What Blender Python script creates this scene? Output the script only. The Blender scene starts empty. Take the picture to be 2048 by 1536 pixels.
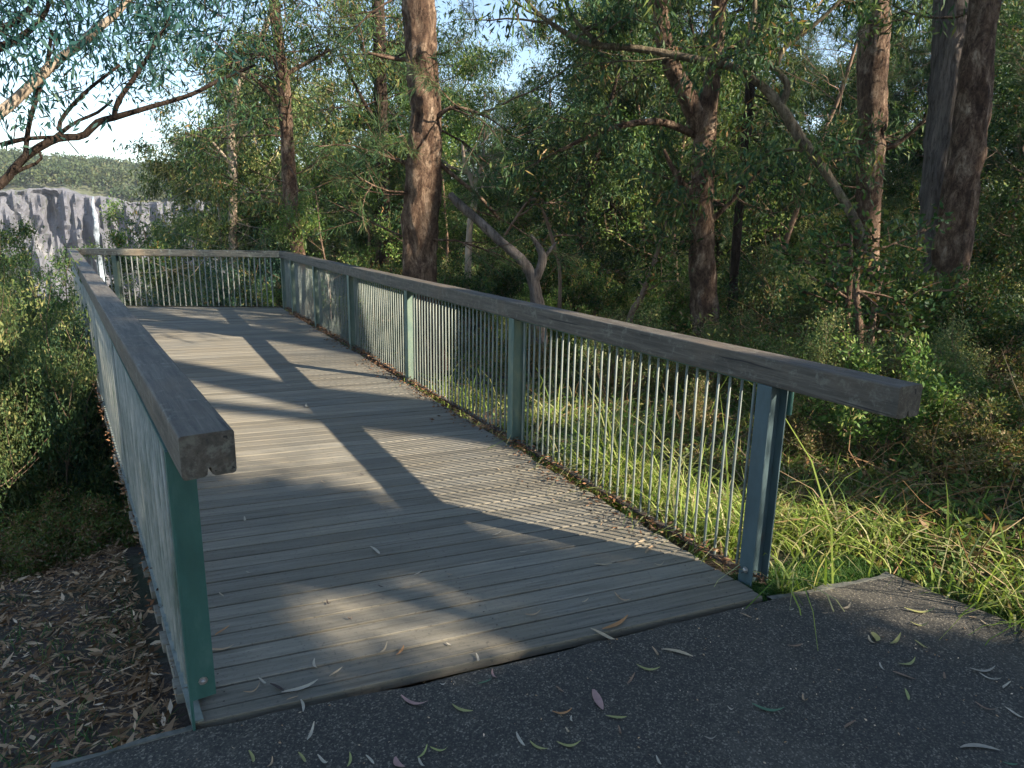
import bpy, math, random
import numpy as np
from mathutils import Matrix, Vector

# ------------------------------------------------------------------ scene, camera, light
scn = bpy.context.scene
COL = scn.collection
RAD = math.radians
CAMZ, FPX, PITCH, ROLL = 1.6, 1368.0, RAD(13.0), RAD(1.03)
_f = np.array([0, math.cos(PITCH), -math.sin(PITCH)])
_u = np.array([0, math.sin(PITCH), math.cos(PITCH)])
_r = np.array([1.0, 0, 0])
CR = _r*math.cos(ROLL)+_u*math.sin(ROLL)
CU = -_r*math.sin(ROLL)+_u*math.cos(ROLL)
C0 = np.array([0, 0, CAMZ])

def ray(x, y): return _f+CR*((x-1024)/FPX)-CU*((y-768)/FPX)
def gz(x, y, z=0.0):
    d = ray(x, y); return C0+(z-CAMZ)/d[2]*d
def at(x, y, D):
    d = ray(x, y); return C0+D/math.hypot(d[0], d[1])*d

cam = bpy.data.cameras.new('camera'); camo = bpy.data.objects.new('camera', cam); COL.objects.link(camo)
M = Matrix(((CR[0], CU[0], -_f[0], 0), (CR[1], CU[1], -_f[1], 0), (CR[2], CU[2], -_f[2], CAMZ), (0, 0, 0, 1)))
camo.matrix_world = M
cam.sensor_width = 36; cam.lens = FPX/2048*36; cam.clip_start = 0.05; cam.clip_end = 6000
scn.camera = camo

SUN_EL = RAD(28.3)
SAZ = math.atan2(0.9, -0.43)                     # clockwise from +Y
sdir = Vector((math.sin(SAZ)*math.cos(SUN_EL), math.cos(SAZ)*math.cos(SUN_EL), math.sin(SUN_EL)))
sl = bpy.data.lights.new('sun', 'SUN'); sl.energy = 5.0; sl.angle = RAD(0.55); sl.color = (1.0, 0.88, 0.73)
so = bpy.data.objects.new('sun', sl); COL.objects.link(so)
so.rotation_euler = sdir.to_track_quat('Z', 'Y').to_euler(); so.location = (20, -10, 30)

w = bpy.data.worlds.new('World'); scn.world = w; w.use_nodes = True
nt = w.node_tree; bg = nt.nodes['Background']
sky = nt.nodes.new('ShaderNodeTexSky'); sky.sky_type = 'NISHITA'; sky.sun_disc = False
sky.sun_elevation = SUN_EL; sky.sun_rotation = SAZ; sky.air_density = 1.0; sky.dust_density = 0.3; sky.ozone_density = 1.0
nt.links.new(sky.outputs[0], bg.inputs[0]); bg.inputs[1].default_value = 0.095
scn.view_settings.view_transform = 'Standard'; scn.view_settings.look = 'None'
scn.view_settings.exposure = 1.65; scn.view_settings.gamma = 1
scn.render.engine = 'CYCLES'
scn.cycles.max_bounces = 4; scn.cycles.diffuse_bounces = 2; scn.cycles.transmission_bounces = 2
scn.cycles.use_adaptive_sampling = True; scn.cycles.adaptive_threshold = 0.02
scn.cycles.glossy_bounces = 2; scn.cycles.use_denoising = True; scn.cycles.volume_bounces = 0
scn.cycles.caustics_reflective = False; scn.cycles.caustics_refractive = False

# ------------------------------------------------------------------ helpers
def tag(o, label=None, cat=None, group=None, kind=None):
    if label: o['label'] = label
    if cat: o['category'] = cat
    if group: o['group'] = group
    if kind: o['kind'] = kind
    return o
def empty(name, loc=(0, 0, 0), **k):
    o = bpy.data.objects.new(name, None); COL.objects.link(o); o.location = loc; o.empty_display_size = 0.2
    return tag(o, **k)

class MB:
    def __init__(s): s.v = []; s.q = []; s.t = []; s.tt = []; s.n = 0
    def add(s, V, Q=None, T=None, tint=0.5):
        V = np.asarray(V, float).reshape(-1, 3); s.v.append(V)
        s.tt.append(np.full(len(V), tint) if np.isscalar(tint) else np.asarray(tint, float))
        if Q is not None and len(Q): s.q.append(np.asarray(Q, int).reshape(-1, 4)+s.n)
        if T is not None and len(T): s.t.append(np.asarray(T, int).reshape(-1, 3)+s.n)
        s.n += len(V)
    def box(s, o, ax, ay, az, tint=0.5):
        o, ax, ay, az = map(np.array, (o, ax, ay, az))
        V = [o, o+ax, o+ax+ay, o+ay, o+az, o+ax+az, o+ax+ay+az, o+ay+az]
        s.add(V, [[0, 3, 2, 1], [4, 5, 6, 7], [0, 1, 5, 4], [1, 2, 6, 5], [2, 3, 7, 6], [3, 0, 4, 7]], tint=tint)
    def build(s, name, mat, parent=None, smooth=False, off=(0, 0, 0)):
        V = np.concatenate(s.v)-np.array(off)
        q = np.concatenate(s.q) if s.q else np.zeros((0, 4), int)
        t = np.concatenate(s.t) if s.t else np.zeros((0, 3), int)
        me = bpy.data.meshes.new(name)
        me.vertices.add(len(V)); me.vertices.foreach_set('co', V.astype(np.float32).ravel())
        nl = q.size+t.size; me.loops.add(nl)
        me.loops.foreach_set('vertex_index', np.concatenate([q.ravel(), t.ravel()]).astype(np.int32))
        me.polygons.add(len(q)+len(t))
        st = np.concatenate([np.arange(len(q))*4, q.size+np.arange(len(t))*3]).astype(np.int32)
        me.polygons.foreach_set('loop_start', st)
        me.polygons.foreach_set('use_smooth', np.full(len(st), bool(smooth)))
        a = me.attributes.new('tint', 'FLOAT', 'POINT'); a.data.foreach_set('value', np.concatenate(s.tt).astype(np.float32))
        me.update(calc_edges=True); me.validate()
        me.materials.append(mat)
        o = bpy.data.objects.new(name, me); COL.objects.link(o)
        if parent is not None: o.parent = parent
        return o

def dup(root, loc, rz=0.0, sc=1.0, tilt=(0, 0)):
    r = root.copy(); COL.objects.link(r); r.location = loc; r.rotation_euler = (tilt[0], tilt[1], rz); r.scale = (sc, sc, sc)
    for ch in root.children:
        c = ch.copy(); COL.objects.link(c); c.parent = r
    return r

def norm(a): return a/np.maximum(np.linalg.norm(a, axis=-1, keepdims=True), 1e-9)
def _h(ix, iy, iz, s):
    n = (ix*73856093) ^ (iy*19349663) ^ (iz*83492791) ^ (s*2654435761)
    n = (n ^ (n >> 13))*1274126177 & 0x7fffffff
    return ((n ^ (n >> 16)) & 0xffff)/65535.0
def vnoise(P, s=0):
    P = np.asarray(P, float); f = np.floor(P).astype(np.int64); t = P-f; t = t*t*(3-2*t); r = 0
    for dx in (0, 1):
        for dy in (0, 1):
            for dz in (0, 1):
                wt = (t[..., 0] if dx else 1-t[..., 0])*(t[..., 1] if dy else 1-t[..., 1])*(t[..., 2] if dz else 1-t[..., 2])
                r = r+wt*_h(f[..., 0]+dx, f[..., 1]+dy, f[..., 2]+dz, s)
    return r*2-1
def fbm(P, s=0, o=4):
    r = 0; a = 1.0; P = np.asarray(P, float)
    for k in range(o): r = r+a*vnoise(P*2**k, s+k); a *= 0.5
    return r

def resample(pts, n):
    pts = np.asarray(pts, float); m = len(pts)
    if m == 2: return pts[0]+(pts[1]-pts[0])*np.linspace(0, 1, n)[:, None]
    d = np.r_[0, np.cumsum(np.linalg.norm(np.diff(pts[:, :3], axis=0), axis=1))]
    tt = np.linspace(0, d[-1], n); out = np.empty((n, pts.shape[1]))
    i = np.clip(np.searchsorted(d, tt, side='right')-1, 0, m-2)
    for k in range(n):                                       # Catmull-Rom
        j = i[k]; p0 = pts[max(j-1, 0)]; p1 = pts[j]; p2 = pts[j+1]; p3 = pts[min(j+2, m-1)]
        u = (tt[k]-d[j])/max(d[j+1]-d[j], 1e-9)
        out[k] = 0.5*((2*p1)+(-p0+p2)*u+(2*p0-5*p1+4*p2-p3)*u*u+(-p0+3*p1-3*p2+p3)*u**3)
    return out

def tube(mb, pts, rad, sides=8, rough=0.0, seed=0, tint=0.5, fr=6.0, cap=True):
    pts = np.asarray(pts, float); n = len(pts); rad = np.broadcast_to(np.asarray(rad, float), (n,))
    T = norm(np.gradient(pts, axis=0))
    up = np.array([0, 0, 1.0]) if abs(T[0, 2]) < 0.9 else np.array([1.0, 0, 0])
    N = np.empty_like(T); a = norm(np.cross(up, T[0])); N[0] = a
    for k in range(1, n):
        a = a-T[k]*(a@T[k]); a = a/max(np.linalg.norm(a), 1e-9); N[k] = a
    B = np.cross(T, N); th = np.arange(sides)/sides*2*math.pi
    ring = np.cos(th)[None, :, None]*N[:, None, :]+np.sin(th)[None, :, None]*B[:, None, :]
    R = rad[:, None, None]*np.ones((n, sides, 1))
    V = pts[:, None, :]+ring*R
    if rough > 0:
        q = V*np.array([fr*2.2, fr*2.2, fr*0.8])
        V = V+ring*(R*rough*(fbm(q, seed, 3)[..., None]*0.8+0.35*np.abs(vnoise(V*np.array([26, 26, 7.]), seed+9))[..., None]))
    idx = np.arange(n*sides).reshape(n, sides); nx = np.roll(idx, -1, axis=1)
    Q = np.stack([idx[:-1], nx[:-1], nx[1:], idx[1:]], -1).reshape(-1, 4)
    V = V.reshape(-1, 3); Tt = None
    if cap:
        V = np.concatenate([V, pts[-1:]+T[-1:]*rad[-1]*0.4]); Tt = [[idx[-1, k], idx[-1, (k+1) % sides], n*sides] for k in range(sides)]
    mb.add(V, Q, Tt, tint=tint)

def leaves(mb, P, D, L, W, rng, tint=None, fold=0.0):
    n = len(P); S = norm(np.cross(D, rng.normal(size=(n, 3))))
    L = np.broadcast_to(L, (n,))[:, None]; W = np.broadcast_to(W, (n,))[:, None]
    m = P+D*L*rng.uniform(0.35, 0.5, (n, 1)); c = np.cross(D, S)*L*fold
    V = np.stack([P, m+S*W/2+c*0.5, P+D*L, m-S*W/2+c*0.5], 1).reshape(-1, 3)
    Q = np.arange(n*4).reshape(n, 4)
    if tint is None: tint = rng.uniform(0, 1, n)
    mb.add(V, Q, tint=np.repeat(tint, 4))

# ------------------------------------------------------------------ materials
def newmat(name):
    m = bpy.data.materials.new(name); m.use_nodes = True; t = m.node_tree
    return m, t, t.nodes['Principled BSDF'], t.nodes['Material Output']
def N(t, ty, **k):
    n = t.nodes.new(ty)
    for a, b in k.items(): setattr(n, a, b)
    return n
def ramp(t, fac, stops, interp='LINEAR'):
    r = N(t, 'ShaderNodeValToRGB'); r.color_ramp.interpolation = interp; e = r.color_ramp.elements
    while len(e) < len(stops): e.new(0.5)
    for k, (p, c) in enumerate(stops): e[k].position = p; e[k].color = (*c, 1)
    if fac is not None: t.links.new(fac, r.inputs[0])
    return r.outputs[0]
def noise(t, scale, detail=6, rough=0.6, vec=None, stretch=None, dist=0.0):
    n = N(t, 'ShaderNodeTexNoise'); n.inputs['Scale'].default_value = scale; n.inputs['Detail'].default_value = detail
    n.inputs['Roughness'].default_value = rough; n.inputs['Distortion'].default_value = dist
    if vec is None: vec = N(t, 'ShaderNodeTexCoord').outputs['Object']
    if stretch:
        mp = N(t, 'ShaderNodeMapping'); mp.inputs['Scale'].default_value = stretch
        t.links.new(vec, mp.inputs[0]); vec = mp.outputs[0]
    t.links.new(vec, n.inputs['Vector']); return n.outputs[0]
def mix(t, fac, a, b, mode='MIX'):
    m = N(t, 'ShaderNodeMix', data_type='RGBA', blend_type=mode)
    for s, v in ((0, fac), (6, a), (7, b)):
        if hasattr(v, 'is_output'): t.links.new(v, m.inputs[s])
        elif s == 0: m.inputs[0].default_value = v
        else: m.inputs[s].default_value = (*v, 1)
    return m.outputs[2]
def bump(t, b, h, strength, dist=0.02):
    n = N(t, 'ShaderNodeBump'); n.inputs['Strength'].default_value = strength; n.inputs['Distance'].default_value = dist
    t.links.new(h, n.inputs['Height']); t.links.new(n.outputs[0], b.inputs['Normal'])
def attr(t): return N(t, 'ShaderNodeAttribute', attribute_name='tint').outputs['Fac']

def leafmat(name, stops, trans=0.24, rough=0.5, spec=0.16, var=0.28):
    m, t, b, out = newmat(name)
    col = ramp(t, attr(t), stops)
    oi = N(t, 'ShaderNodeObjectInfo'); hv = N(t, 'ShaderNodeHueSaturation')
    mr = N(t, 'ShaderNodeMapRange'); mr.inputs[3].default_value = 1-var; mr.inputs[4].default_value = 1+var
    t.links.new(oi.outputs['Random'], mr.inputs[0]); t.links.new(mr.outputs[0], hv.inputs['Value'])
    t.links.new(col, hv.inputs['Color']); col = hv.outputs[0]
    t.links.new(col, b.inputs['Base Color']); b.inputs['Roughness'].default_value = rough; b.inputs['Specular IOR Level'].default_value = spec
    tr = N(t, 'ShaderNodeBsdfTranslucent'); t.links.new(mix(t, 0.6, col, (1.0, 1.0, 0.35), 'MULTIPLY'), tr.inputs[0])
    ms = N(t, 'ShaderNodeMixShader'); ms.inputs[0].default_value = trans
    t.links.new(b.outputs[0], ms.inputs[1]); t.links.new(tr.outputs[0], ms.inputs[2]); t.links.new(ms.outputs[0], out.inputs[0])
    return m
def simple(name, stops, scale, stretch=None, rough=0.8, bs=0.3, bd=0.01, detail=8, use_tint=0.0, spec=0.3, dist=0.0, metal=0.0):
    m, t, b, out = newmat(name)
    n = noise(t, scale, detail, 0.65, stretch=stretch, dist=dist); c = ramp(t, n, stops)
    if use_tint:
        v = N(t, 'ShaderNodeMapRange'); v.inputs[3].default_value = 1-use_tint; v.inputs[4].default_value = 1+use_tint
        t.links.new(attr(t), v.inputs[0]); hv = N(t, 'ShaderNodeHueSaturation')
        t.links.new(v.outputs[0], hv.inputs['Value']); t.links.new(c, hv.inputs['Color']); c = hv.outputs[0]
    t.links.new(c, b.inputs['Base Color']); b.inputs['Roughness'].default_value = rough
    b.inputs['Specular IOR Level'].default_value = spec; b.inputs['Metallic'].default_value = metal
    if bs: bump(t, b, n, bs, bd)
    return m

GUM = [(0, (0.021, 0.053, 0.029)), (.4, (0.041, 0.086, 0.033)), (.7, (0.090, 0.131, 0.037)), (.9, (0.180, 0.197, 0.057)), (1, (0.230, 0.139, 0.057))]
TEAL = [(0, (.025, .08, .075)), (.5, (.05, .14, .125)), (.85, (.11, .21, .16)), (1, (.2, .26, .15))]  # glaucous leaf green with the teal of haze and sky mixed in
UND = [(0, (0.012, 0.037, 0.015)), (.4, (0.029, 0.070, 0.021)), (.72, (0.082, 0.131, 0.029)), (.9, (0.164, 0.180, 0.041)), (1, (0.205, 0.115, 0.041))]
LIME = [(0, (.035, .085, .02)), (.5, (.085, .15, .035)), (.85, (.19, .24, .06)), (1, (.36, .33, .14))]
PALEB = [(0, (.05, .10, .04)), (.45, (.12, .17, .06)), (.75, (.24, .26, .09)), (1, (.42, .36, .15))]
NEED = [(0, (0.025, 0.061, 0.029)), (.5, (0.049, 0.098, 0.037)), (.85, (0.098, 0.139, 0.049)), (1, (0.164, 0.123, 0.057))]
m_gum = leafmat('gum_leaf', GUM); m_teal = leafmat('teal_gum_leaf', TEAL, 0.45); m_und = leafmat('understorey_leaf', UND)
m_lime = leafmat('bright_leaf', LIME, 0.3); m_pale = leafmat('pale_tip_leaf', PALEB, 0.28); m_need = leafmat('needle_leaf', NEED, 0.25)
m_grass = leafmat('grass_blade', [(0, (.07, .13, .03)), (.4, (.16, .24, .04)), (.75, (.3, .36, .08)), (.9, (.42, .4, .2)), (1, (.4, .28, .15))], 0.4)
m_cover = leafmat('ground_cover_leaf', [(0, (.035, .085, .025)), (.3, (.09, .16, .035)), (.52, (.2, .22, .06)), (.7, (.17, .10, .045)), (.88, (.3, .18, .09)), (1, (.42, .33, .2))], 0.25)
m_litter = leafmat('litter', [(0, (.08, .05, .028)), (.35, (.25, .15, .08)), (.6, (.42, .28, .16)), (.8, (.58, .43, .28)), (.95, (.7, .56, .4)), (1, (.55, .28, .1))], 0.05, 0.8, 0.15)
m_lit2 = leafmat('deck_litter', [(0, (.05, .03, .02)), (.4, (.13, .065, .035)), (.8, (.26, .13, .06)), (1, (.38, .26, .16))], 0.1, 0.7, 0.15)

def barkmat(name, stops, sc=9, st=(1, 1, .22), bs=0.9, pat=None):
    m, t, b, out = newmat(name)
    n1 = noise(t, sc, 8, 0.7, stretch=st, dist=0.6)
    tc = N(t, 'ShaderNodeTexCoord'); n3 = noise(t, sc*2.6, 8, 0.8, stretch=(1, 1, st[2]*1.3), dist=1.5)
    cr = ramp(t, n3, [(.36, (.22, .18, .16)), (.5, (.8, .78, .75)), (.7, (1.25, 1.2, 1.15))])
    c = ramp(t, n1, stops)
    c = mix(t, 0.9, c, cr, 'MULTIPLY')
    if pat:
        n2 = noise(t, 2.2, 5, 0.6); f = ramp(t, n2, [(.55, (0, 0, 0)), (.68, (1, 1, 1))]); c = mix(t, f, c, pat)
    t.links.new(c, b.inputs['Base Color']); b.inputs['Roughness'].default_value = 0.9; b.inputs['Specular IOR Level'].default_value = 0.2
    h = mix(t, 0.5, n1, cr); bump(t, b, h, bs, 0.03)
    return m
m_barkr = barkmat('red_bark', [(.3, (.045, .029, .02)), (.46, (.115, .072, .048)), (.58, (.25, .175, .12)), (.7, (.48, .38, .28))], 9, (1, 1, .42))
m_barkg = barkmat('grey_bark', [(.3, (.07, .06, .055)), (.5, (.16, .14, .125)), (.7, (.28, .24, .21))], 8, (1, 1, .08), 0.8)
m_barkd = barkmat('dark_bark', [(.3, (.02, .015, .012)), (.55, (.06, .042, .03)), (.75, (.14, .1, .07))], 12)
m_barkm = barkmat('mossy_bark', [(.3, (.05, .04, .03)), (.5, (.16, .13, .085)), (.7, (.32, .27, .19))], 10, (1, 1, .3), 0.8, (.12, .13, .035))
m_barkp = simple('pale_bark', [(.3, (.12, .09, .06)), (.5, (.27, .21, .15)), (.72, (.42, .35, .27))], 6, (1, 1, .4), 0.75, 0.3, 0.01)
m_barkb = simple('brown_twig', [(.3, (.09, .055, .035)), (.6, (.2, .13, .085)), (.8, (.33, .24, .17))], 10, (1, 1, .4), 0.8, 0.3, 0.01)

def deckmat():
    m, t, b, out = newmat('weathered_decking')
    tc = N(t, 'ShaderNodeTexCoord'); rot = N(t, 'ShaderNodeMapping'); rot.inputs['Rotation'].default_value = (0, 0, -math.atan2(.366, .93))
    t.links.new(tc.outputs['Object'], rot.inputs[0])
    g = noise(t, 30, 8, 0.7, rot.outputs[0], (.07, 1.4, 1), 0.3)
    l = noise(t, 1.1, 5, 0.6, tc.outputs['Object']); sp = noise(t, 55, 3, 0.6, tc.outputs['Object'])
    c = ramp(t, g, [(.28, (.065, .066, .059)), (.45, (.145, .146, .13)), (.6, (.2, .197, .175)), (.75, (.32, .305, .265))])
    c = mix(t, ramp(t, l, [(.35, (.0, .0, .0)), (.7, (.55, .55, .55))]), c, (.2, .175, .125))
    c = mix(t, 1.0, c, (1.06, 1.0, .9), 'MULTIPLY')
    c = mix(t, ramp(t, sp, [(.58, (0, 0, 0)), (.72, (.7, .7, .7))]), c, (.08, .075, .065))
    v = N(t, 'ShaderNodeMapRange'); v.inputs[3].default_value = .78; v.inputs[4].default_value = 1.2
    t.links.new(attr(t), v.inputs[0]); hv = N(t, 'ShaderNodeHueSaturation'); t.links.new(v.outputs[0], hv.inputs['Value'])
    t.links.new(c, hv.inputs['Color']); t.links.new(hv.outputs[0], b.inputs['Base Color'])
    b.inputs['Roughness'].default_value = 0.75; b.inputs['Specular IOR Level'].default_value = 0.3
    bump(t, b, g, 0.5, 0.004); return m
m_deck = deckmat()
def beammat(ang, k=1.0):
    m, t, b, out = newmat('weathered_beam')
    tc = N(t, 'ShaderNodeTexCoord'); rot = N(t, 'ShaderNodeMapping'); rot.inputs['Rotation'].default_value = (0, 0, -ang)
    t.links.new(tc.outputs['Object'], rot.inputs[0])
    g = noise(t, 42, 8, 0.75, rot.outputs[0], (.06, 1, 1), 0.4)
    c = ramp(t, g, [(.3, (.024, .021, .016)), (.5, (.072, .062, .047)), (.7, (.15, .13, .1))])
    li = noise(t, 16, 8, 0.75, tc.outputs['Object']); c = mix(t, ramp(t, li, [(.54, (0, 0, 0)), (.64, (.7, .7, .7))]), c, (.18, .175, .135))
    l2 = noise(t, 3.1, 5, 0.6, tc.outputs['Object']); c = mix(t, ramp(t, l2, [(.5, (0, 0, 0)), (.7, (.6, .6, .6))]), c, (.12, .09, .06))
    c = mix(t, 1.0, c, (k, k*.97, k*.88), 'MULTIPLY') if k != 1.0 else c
    ck = noise(t, 26, 3, 0.5, rot.outputs[0], (.035, 1, 1), 0.2); c = mix(t, ramp(t, ck, [(.30, (1, 1, 1)), (.335, (0, 0, 0))]), c, (.012, .011, .01))
    t.links.new(c, b.inputs['Base Color']); b.inputs['Roughness'].default_value = 0.7
    bump(t, b, g, 0.7, 0.006); return m
m_green = simple('green_painted_steel', [(.26, (.06, .055, .045)), (.34, (.028, .085, .072)), (.6, (.04, .115, .098)), (.76, (.075, .15, .13))], 11, (1, 1, .4), 0.5, 0.15, 0.003, spec=0.4)
m_greenl = simple('pale_green_steel', [(.3, (.07, .125, .11)), (.55, (.14, .185, .14)), (.75, (.24, .25, .15))], 9, (1, 1, .4), 0.6, 0.2, 0.003)  # mottled green steel, paler and yellower than the left posts
m_galv = simple('galvanised_bar', [(.3, (.09, .115, .1)), (.5, (.165, .19, .165)), (.75, (.26, .27, .22))], 14, (1, 1, .3), 0.6, 0.15, 0.002, spec=0.35)
m_galvl = simple('skylit_baluster', [(.3, (.09, .12, .09)), (.5, (.22, .235, .205)), (.7, (.38, .37, .32))], 14, (1, 1, .3), 0.6, 0.15, 0.002, spec=0.35)  # paler copy of the bars, skylight on them put into the colour
m_green_shade = simple('shaded_green_steel', [(.28, (.07, .06, .05)), (.36, (.05, .08, .085)), (.6, (.07, .11, .12)), (.78, (.12, .16, .165))], 11, (1, 1, .4), 0.5, 0.15, 0.003, spec=0.4)  # blue cast of shade on the green end post put into its colour
m_bolt = simple('bolt_steel', [(.3, (.3, .28, .26)), (.7, (.5, .48, .45))], 40, None, 0.4, 0.1, metal=0.7)
m_under = simple('dark_bearer_timber', [(.3, (.03, .026, .022)), (.7, (.08, .065, .05))], 20, None, 0.9, 0.3)
def asphaltmat():
    m, t, b, out = newmat('asphalt')
    tc = N(t, 'ShaderNodeTexCoord').outputs['Object']
    f = noise(t, 95, 2, 0.5, tc); g = noise(t, 1.7, 7, 0.7, tc); v = N(t, 'ShaderNodeTexVoronoi'); v.inputs['Scale'].default_value = 190; t.links.new(tc, v.inputs[0])
    cell = ramp(t, v.outputs['Color'], [(.2, (.023, .021, .016)), (.5, (.052, .048, .036)), (.72, (.095, .086, .064)), (.86, (.24, .21, .155))])
    c = mix(t, ramp(t, f, [(.35, (.75, .75, .75)), (.6, (0, 0, 0))]), cell, (.02, .019, .016))
    c = mix(t, ramp(t, g, [(.3, (.45, .45, .45)), (.6, (0, 0, 0))]), c, (.024, .023, .02))
    c = mix(t, ramp(t, g, [(.52, (0, 0, 0)), (.75, (.55, .55, .55))]), c, (.1, .088, .066))
    t.links.new(c, b.inputs['Base Color']); b.inputs['Roughness'].default_value = 0.8
    h = mix(t, 0.5, f, v.outputs['Distance']); bump(t, b, h, 0.45, 0.0035); return m
m_asph = asphaltmat()
m_conc = simple('mossy_concrete', [(.3, (.06, .065, .055)), (.55, (.13, .13, .11)), (.8, (.22, .21, .18))], 18, None, 0.9, 0.5, 0.01)
def groundmat():
    m, t, b, out = newmat('forest_floor')
    tc = N(t, 'ShaderNodeTexCoord').outputs['Object']
    a = noise(t, 14, 8, 0.75, tc); g = noise(t, .7, 5, 0.6, tc)
    c = ramp(t, a, [(.3, (.018, .012, .009)), (.5, (.06, .042, .03)), (.68, (.13, .1, .075)), (.8, (.22, .18, .15))])
    c = mix(t, ramp(t, g, [(.48, (0, 0, 0)), (.62, (.7, .7, .7))]), c, (.04, .065, .02))
    t.links.new(c, b.inputs['Base Color']); b.inputs['Roughness'].default_value = 0.95; bump(t, b, a, 1.0, 0.03); return m
m_ground = groundmat()

# ------------------------------------------------------------------ layout of the boardwalk
dL = np.array([-.551, .8345]); L0 = np.array([-1.0, 1.875]); nL = np.array([-.8345, -.551])
dR = np.array([-.4775, .8787]); R0 = np.array([1.077, 2.90]); nR = np.array([.8787, .4775])
FR = R0+dR*11.6; FL = L0+dL*13.0
bdir = norm(gz(1540, 1197)[:2]-gz(400, 1455)[:2]); bn = np.array([-bdir[1], bdir[0]])
E0 = gz(400, 1450)[:2]

def sm(x, a, b):
    t = np.clip((x-a)/(b-a), 0, 1); return t*t*(3-2*t)
def ground_h(x, y):
    x = np.asarray(x, float); y = np.asarray(y, float)
    vL = (x-L0[0])*nL[0]+(y-L0[1])*nL[1]; vR = (x-R0[0])*nR[0]+(y-R0[1])*nR[1]
    a = (x-0.0)*-.51+(y-2.25)*.86; ap = np.maximum(a, 0)
    sr = sm(vR, -1.2, 0.6)
    h = -0.05-ap*(0.22*(1-sr)+0.03*sr)
    h = h-0.07*(1-sr)*np.minimum(ap*2, 1)-0.10*np.maximum(vL-0.1, 0)*sm(vL, 0, 3)-0.35*np.maximum(vL-3.0, 0)
    q = x*-.62+y*.78
    h = h-0.55*np.maximum(q-13.5, 0)*(1-sm(x, 4, 40))-0.04*np.maximum(q-13.5, 0)*sm(x, 4, 40)
    h = h+0.06*fbm(np.stack([x*.8, y*.8, x*0], -1), 3, 3)*sm(np.abs(a)+np.maximum(vR, 0)+np.maximum(vL, 0), .2, 2.0)
    bot = -46+3*vnoise(np.stack([x/40, y/40, x*0], -1), 7)
    return np.maximum(h, bot)

# ground: polar sheet, fine near the camera, out to the horizon
rr = np.r_[0, 0.4*1.045**np.arange(0, 190)]; rr = rr[rr < 1400]; na = 300
th = np.linspace(0, 2*math.pi, na, endpoint=False)
X = rr[:, None]*np.sin(th); Y = rr[:, None]*np.cos(th); Z = ground_h(X, Y)
idx = np.arange(len(rr)*na).reshape(len(rr), na); nx = np.roll(idx, -1, 1)
mb = MB(); mb.add(np.stack([X, Y, Z], -1), np.stack([idx[:-1], nx[:-1], nx[1:], idx[1:]], -1))
gobj = tag(mb.build('ground', m_ground, smooth=True), kind='structure')

# asphalt path with worn concrete edge
cor = gz(1790, 1150)[:2]; c2 = gz(2048, 1255)[:2]; aL = gz(100, 1536)[:2]; aL2 = gz(385, 1457)[:2]
rdir = norm(c2-cor)
poly = [aL2, gz(900, 1352)[:2], gz(1480, 1213)[:2], gz(1540, 1198)[:2], cor, cor+rdir*1.2+np.array([.02, .03]), cor+rdir*3.2, np.array([7, -6]), np.array([-6, -6]), np.array([-4.2, .35]), aL]
poly = np.array(poly)
def jit_edge(poly, seed, amp=0.008, step=0.05):
    out = []
    for k in range(len(poly)):
        a, b = poly[k], poly[(k+1) % len(poly)]; n = max(1, int(np.linalg.norm(b-a)/step)) if max(abs(a).max(), abs(b).max()) < 4.5 else 1
        for j in range(n):
            p = a+(b-a)*j/n; out.append(p+amp*np.array([vnoise([p[0]*9, p[1]*9, seed]), vnoise([p[0]*9, p[1]*9, seed+5])])*1.0)
    return np.array(out)
P2 = jit_edge(poly, 1)
def slab(name, P2, z0, z1, mat):
    import bmesh
    bm = bmesh.new(); vs = [bm.verts.new((p[0], p[1], z1)) for p in P2]; f = bm.faces.new(vs)
    r = bmesh.ops.extrude_face_region(bm, geom=[f]); ex = [v for v in r['geom'] if isinstance(v, bmesh.types.BMVert)]
    for v in ex: v.co.z = z0
    bmesh.ops.recalc_face_normals(bm, faces=bm.faces[:])
    me = bpy.data.meshes.new(name); bm.to_mesh(me); bm.free(); me.materials.append(mat)
    o = bpy.data.objects.new(name, me); COL.objects.link(o); return o
tag(slab('asphalt_path', P2, -0.14, -0.006, m_asph), kind='structure')
# concrete edging strips (broken, mossy) along the two visible asphalt edges
def strip(a, b, wd, z, side, seed, name):
    n = max(4, int(np.linalg.norm(b-a)/0.03)); d = norm(b-a); nn = np.array([-d[1], d[0]])*side; mb = MB(); V = []
    for k in range(n+1):
        p = a+(b-a)*k/n; w1 = wd*(1+.5*vnoise([p[0]*14, p[1]*14, seed])); zz = z+.004*vnoise([p[0]*20, p[1]*20, seed+3])
        i0 = p+nn*.002*0; o0 = p+nn*w1
        V += [(*i0, zz), (*o0, zz-.004), (*o0, -.16), (*i0, -.16)]
    V = np.array(V); Q = []
    for k in range(n):
        for j in range(4): Q.append([k*4+j, k*4+(j+1) % 4, k*4+4+(j+1) % 4, k*4+4+j])
    mb.add(V, Q); return tag(mb.build(name, m_conc), kind='structure')
strip(gz(1545, 1197)[:2], cor, .035, -.004, 1, 2, 'path_edging')
strip(aL, aL2, .03, -.003, 1, 9, 'path_edging')

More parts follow.
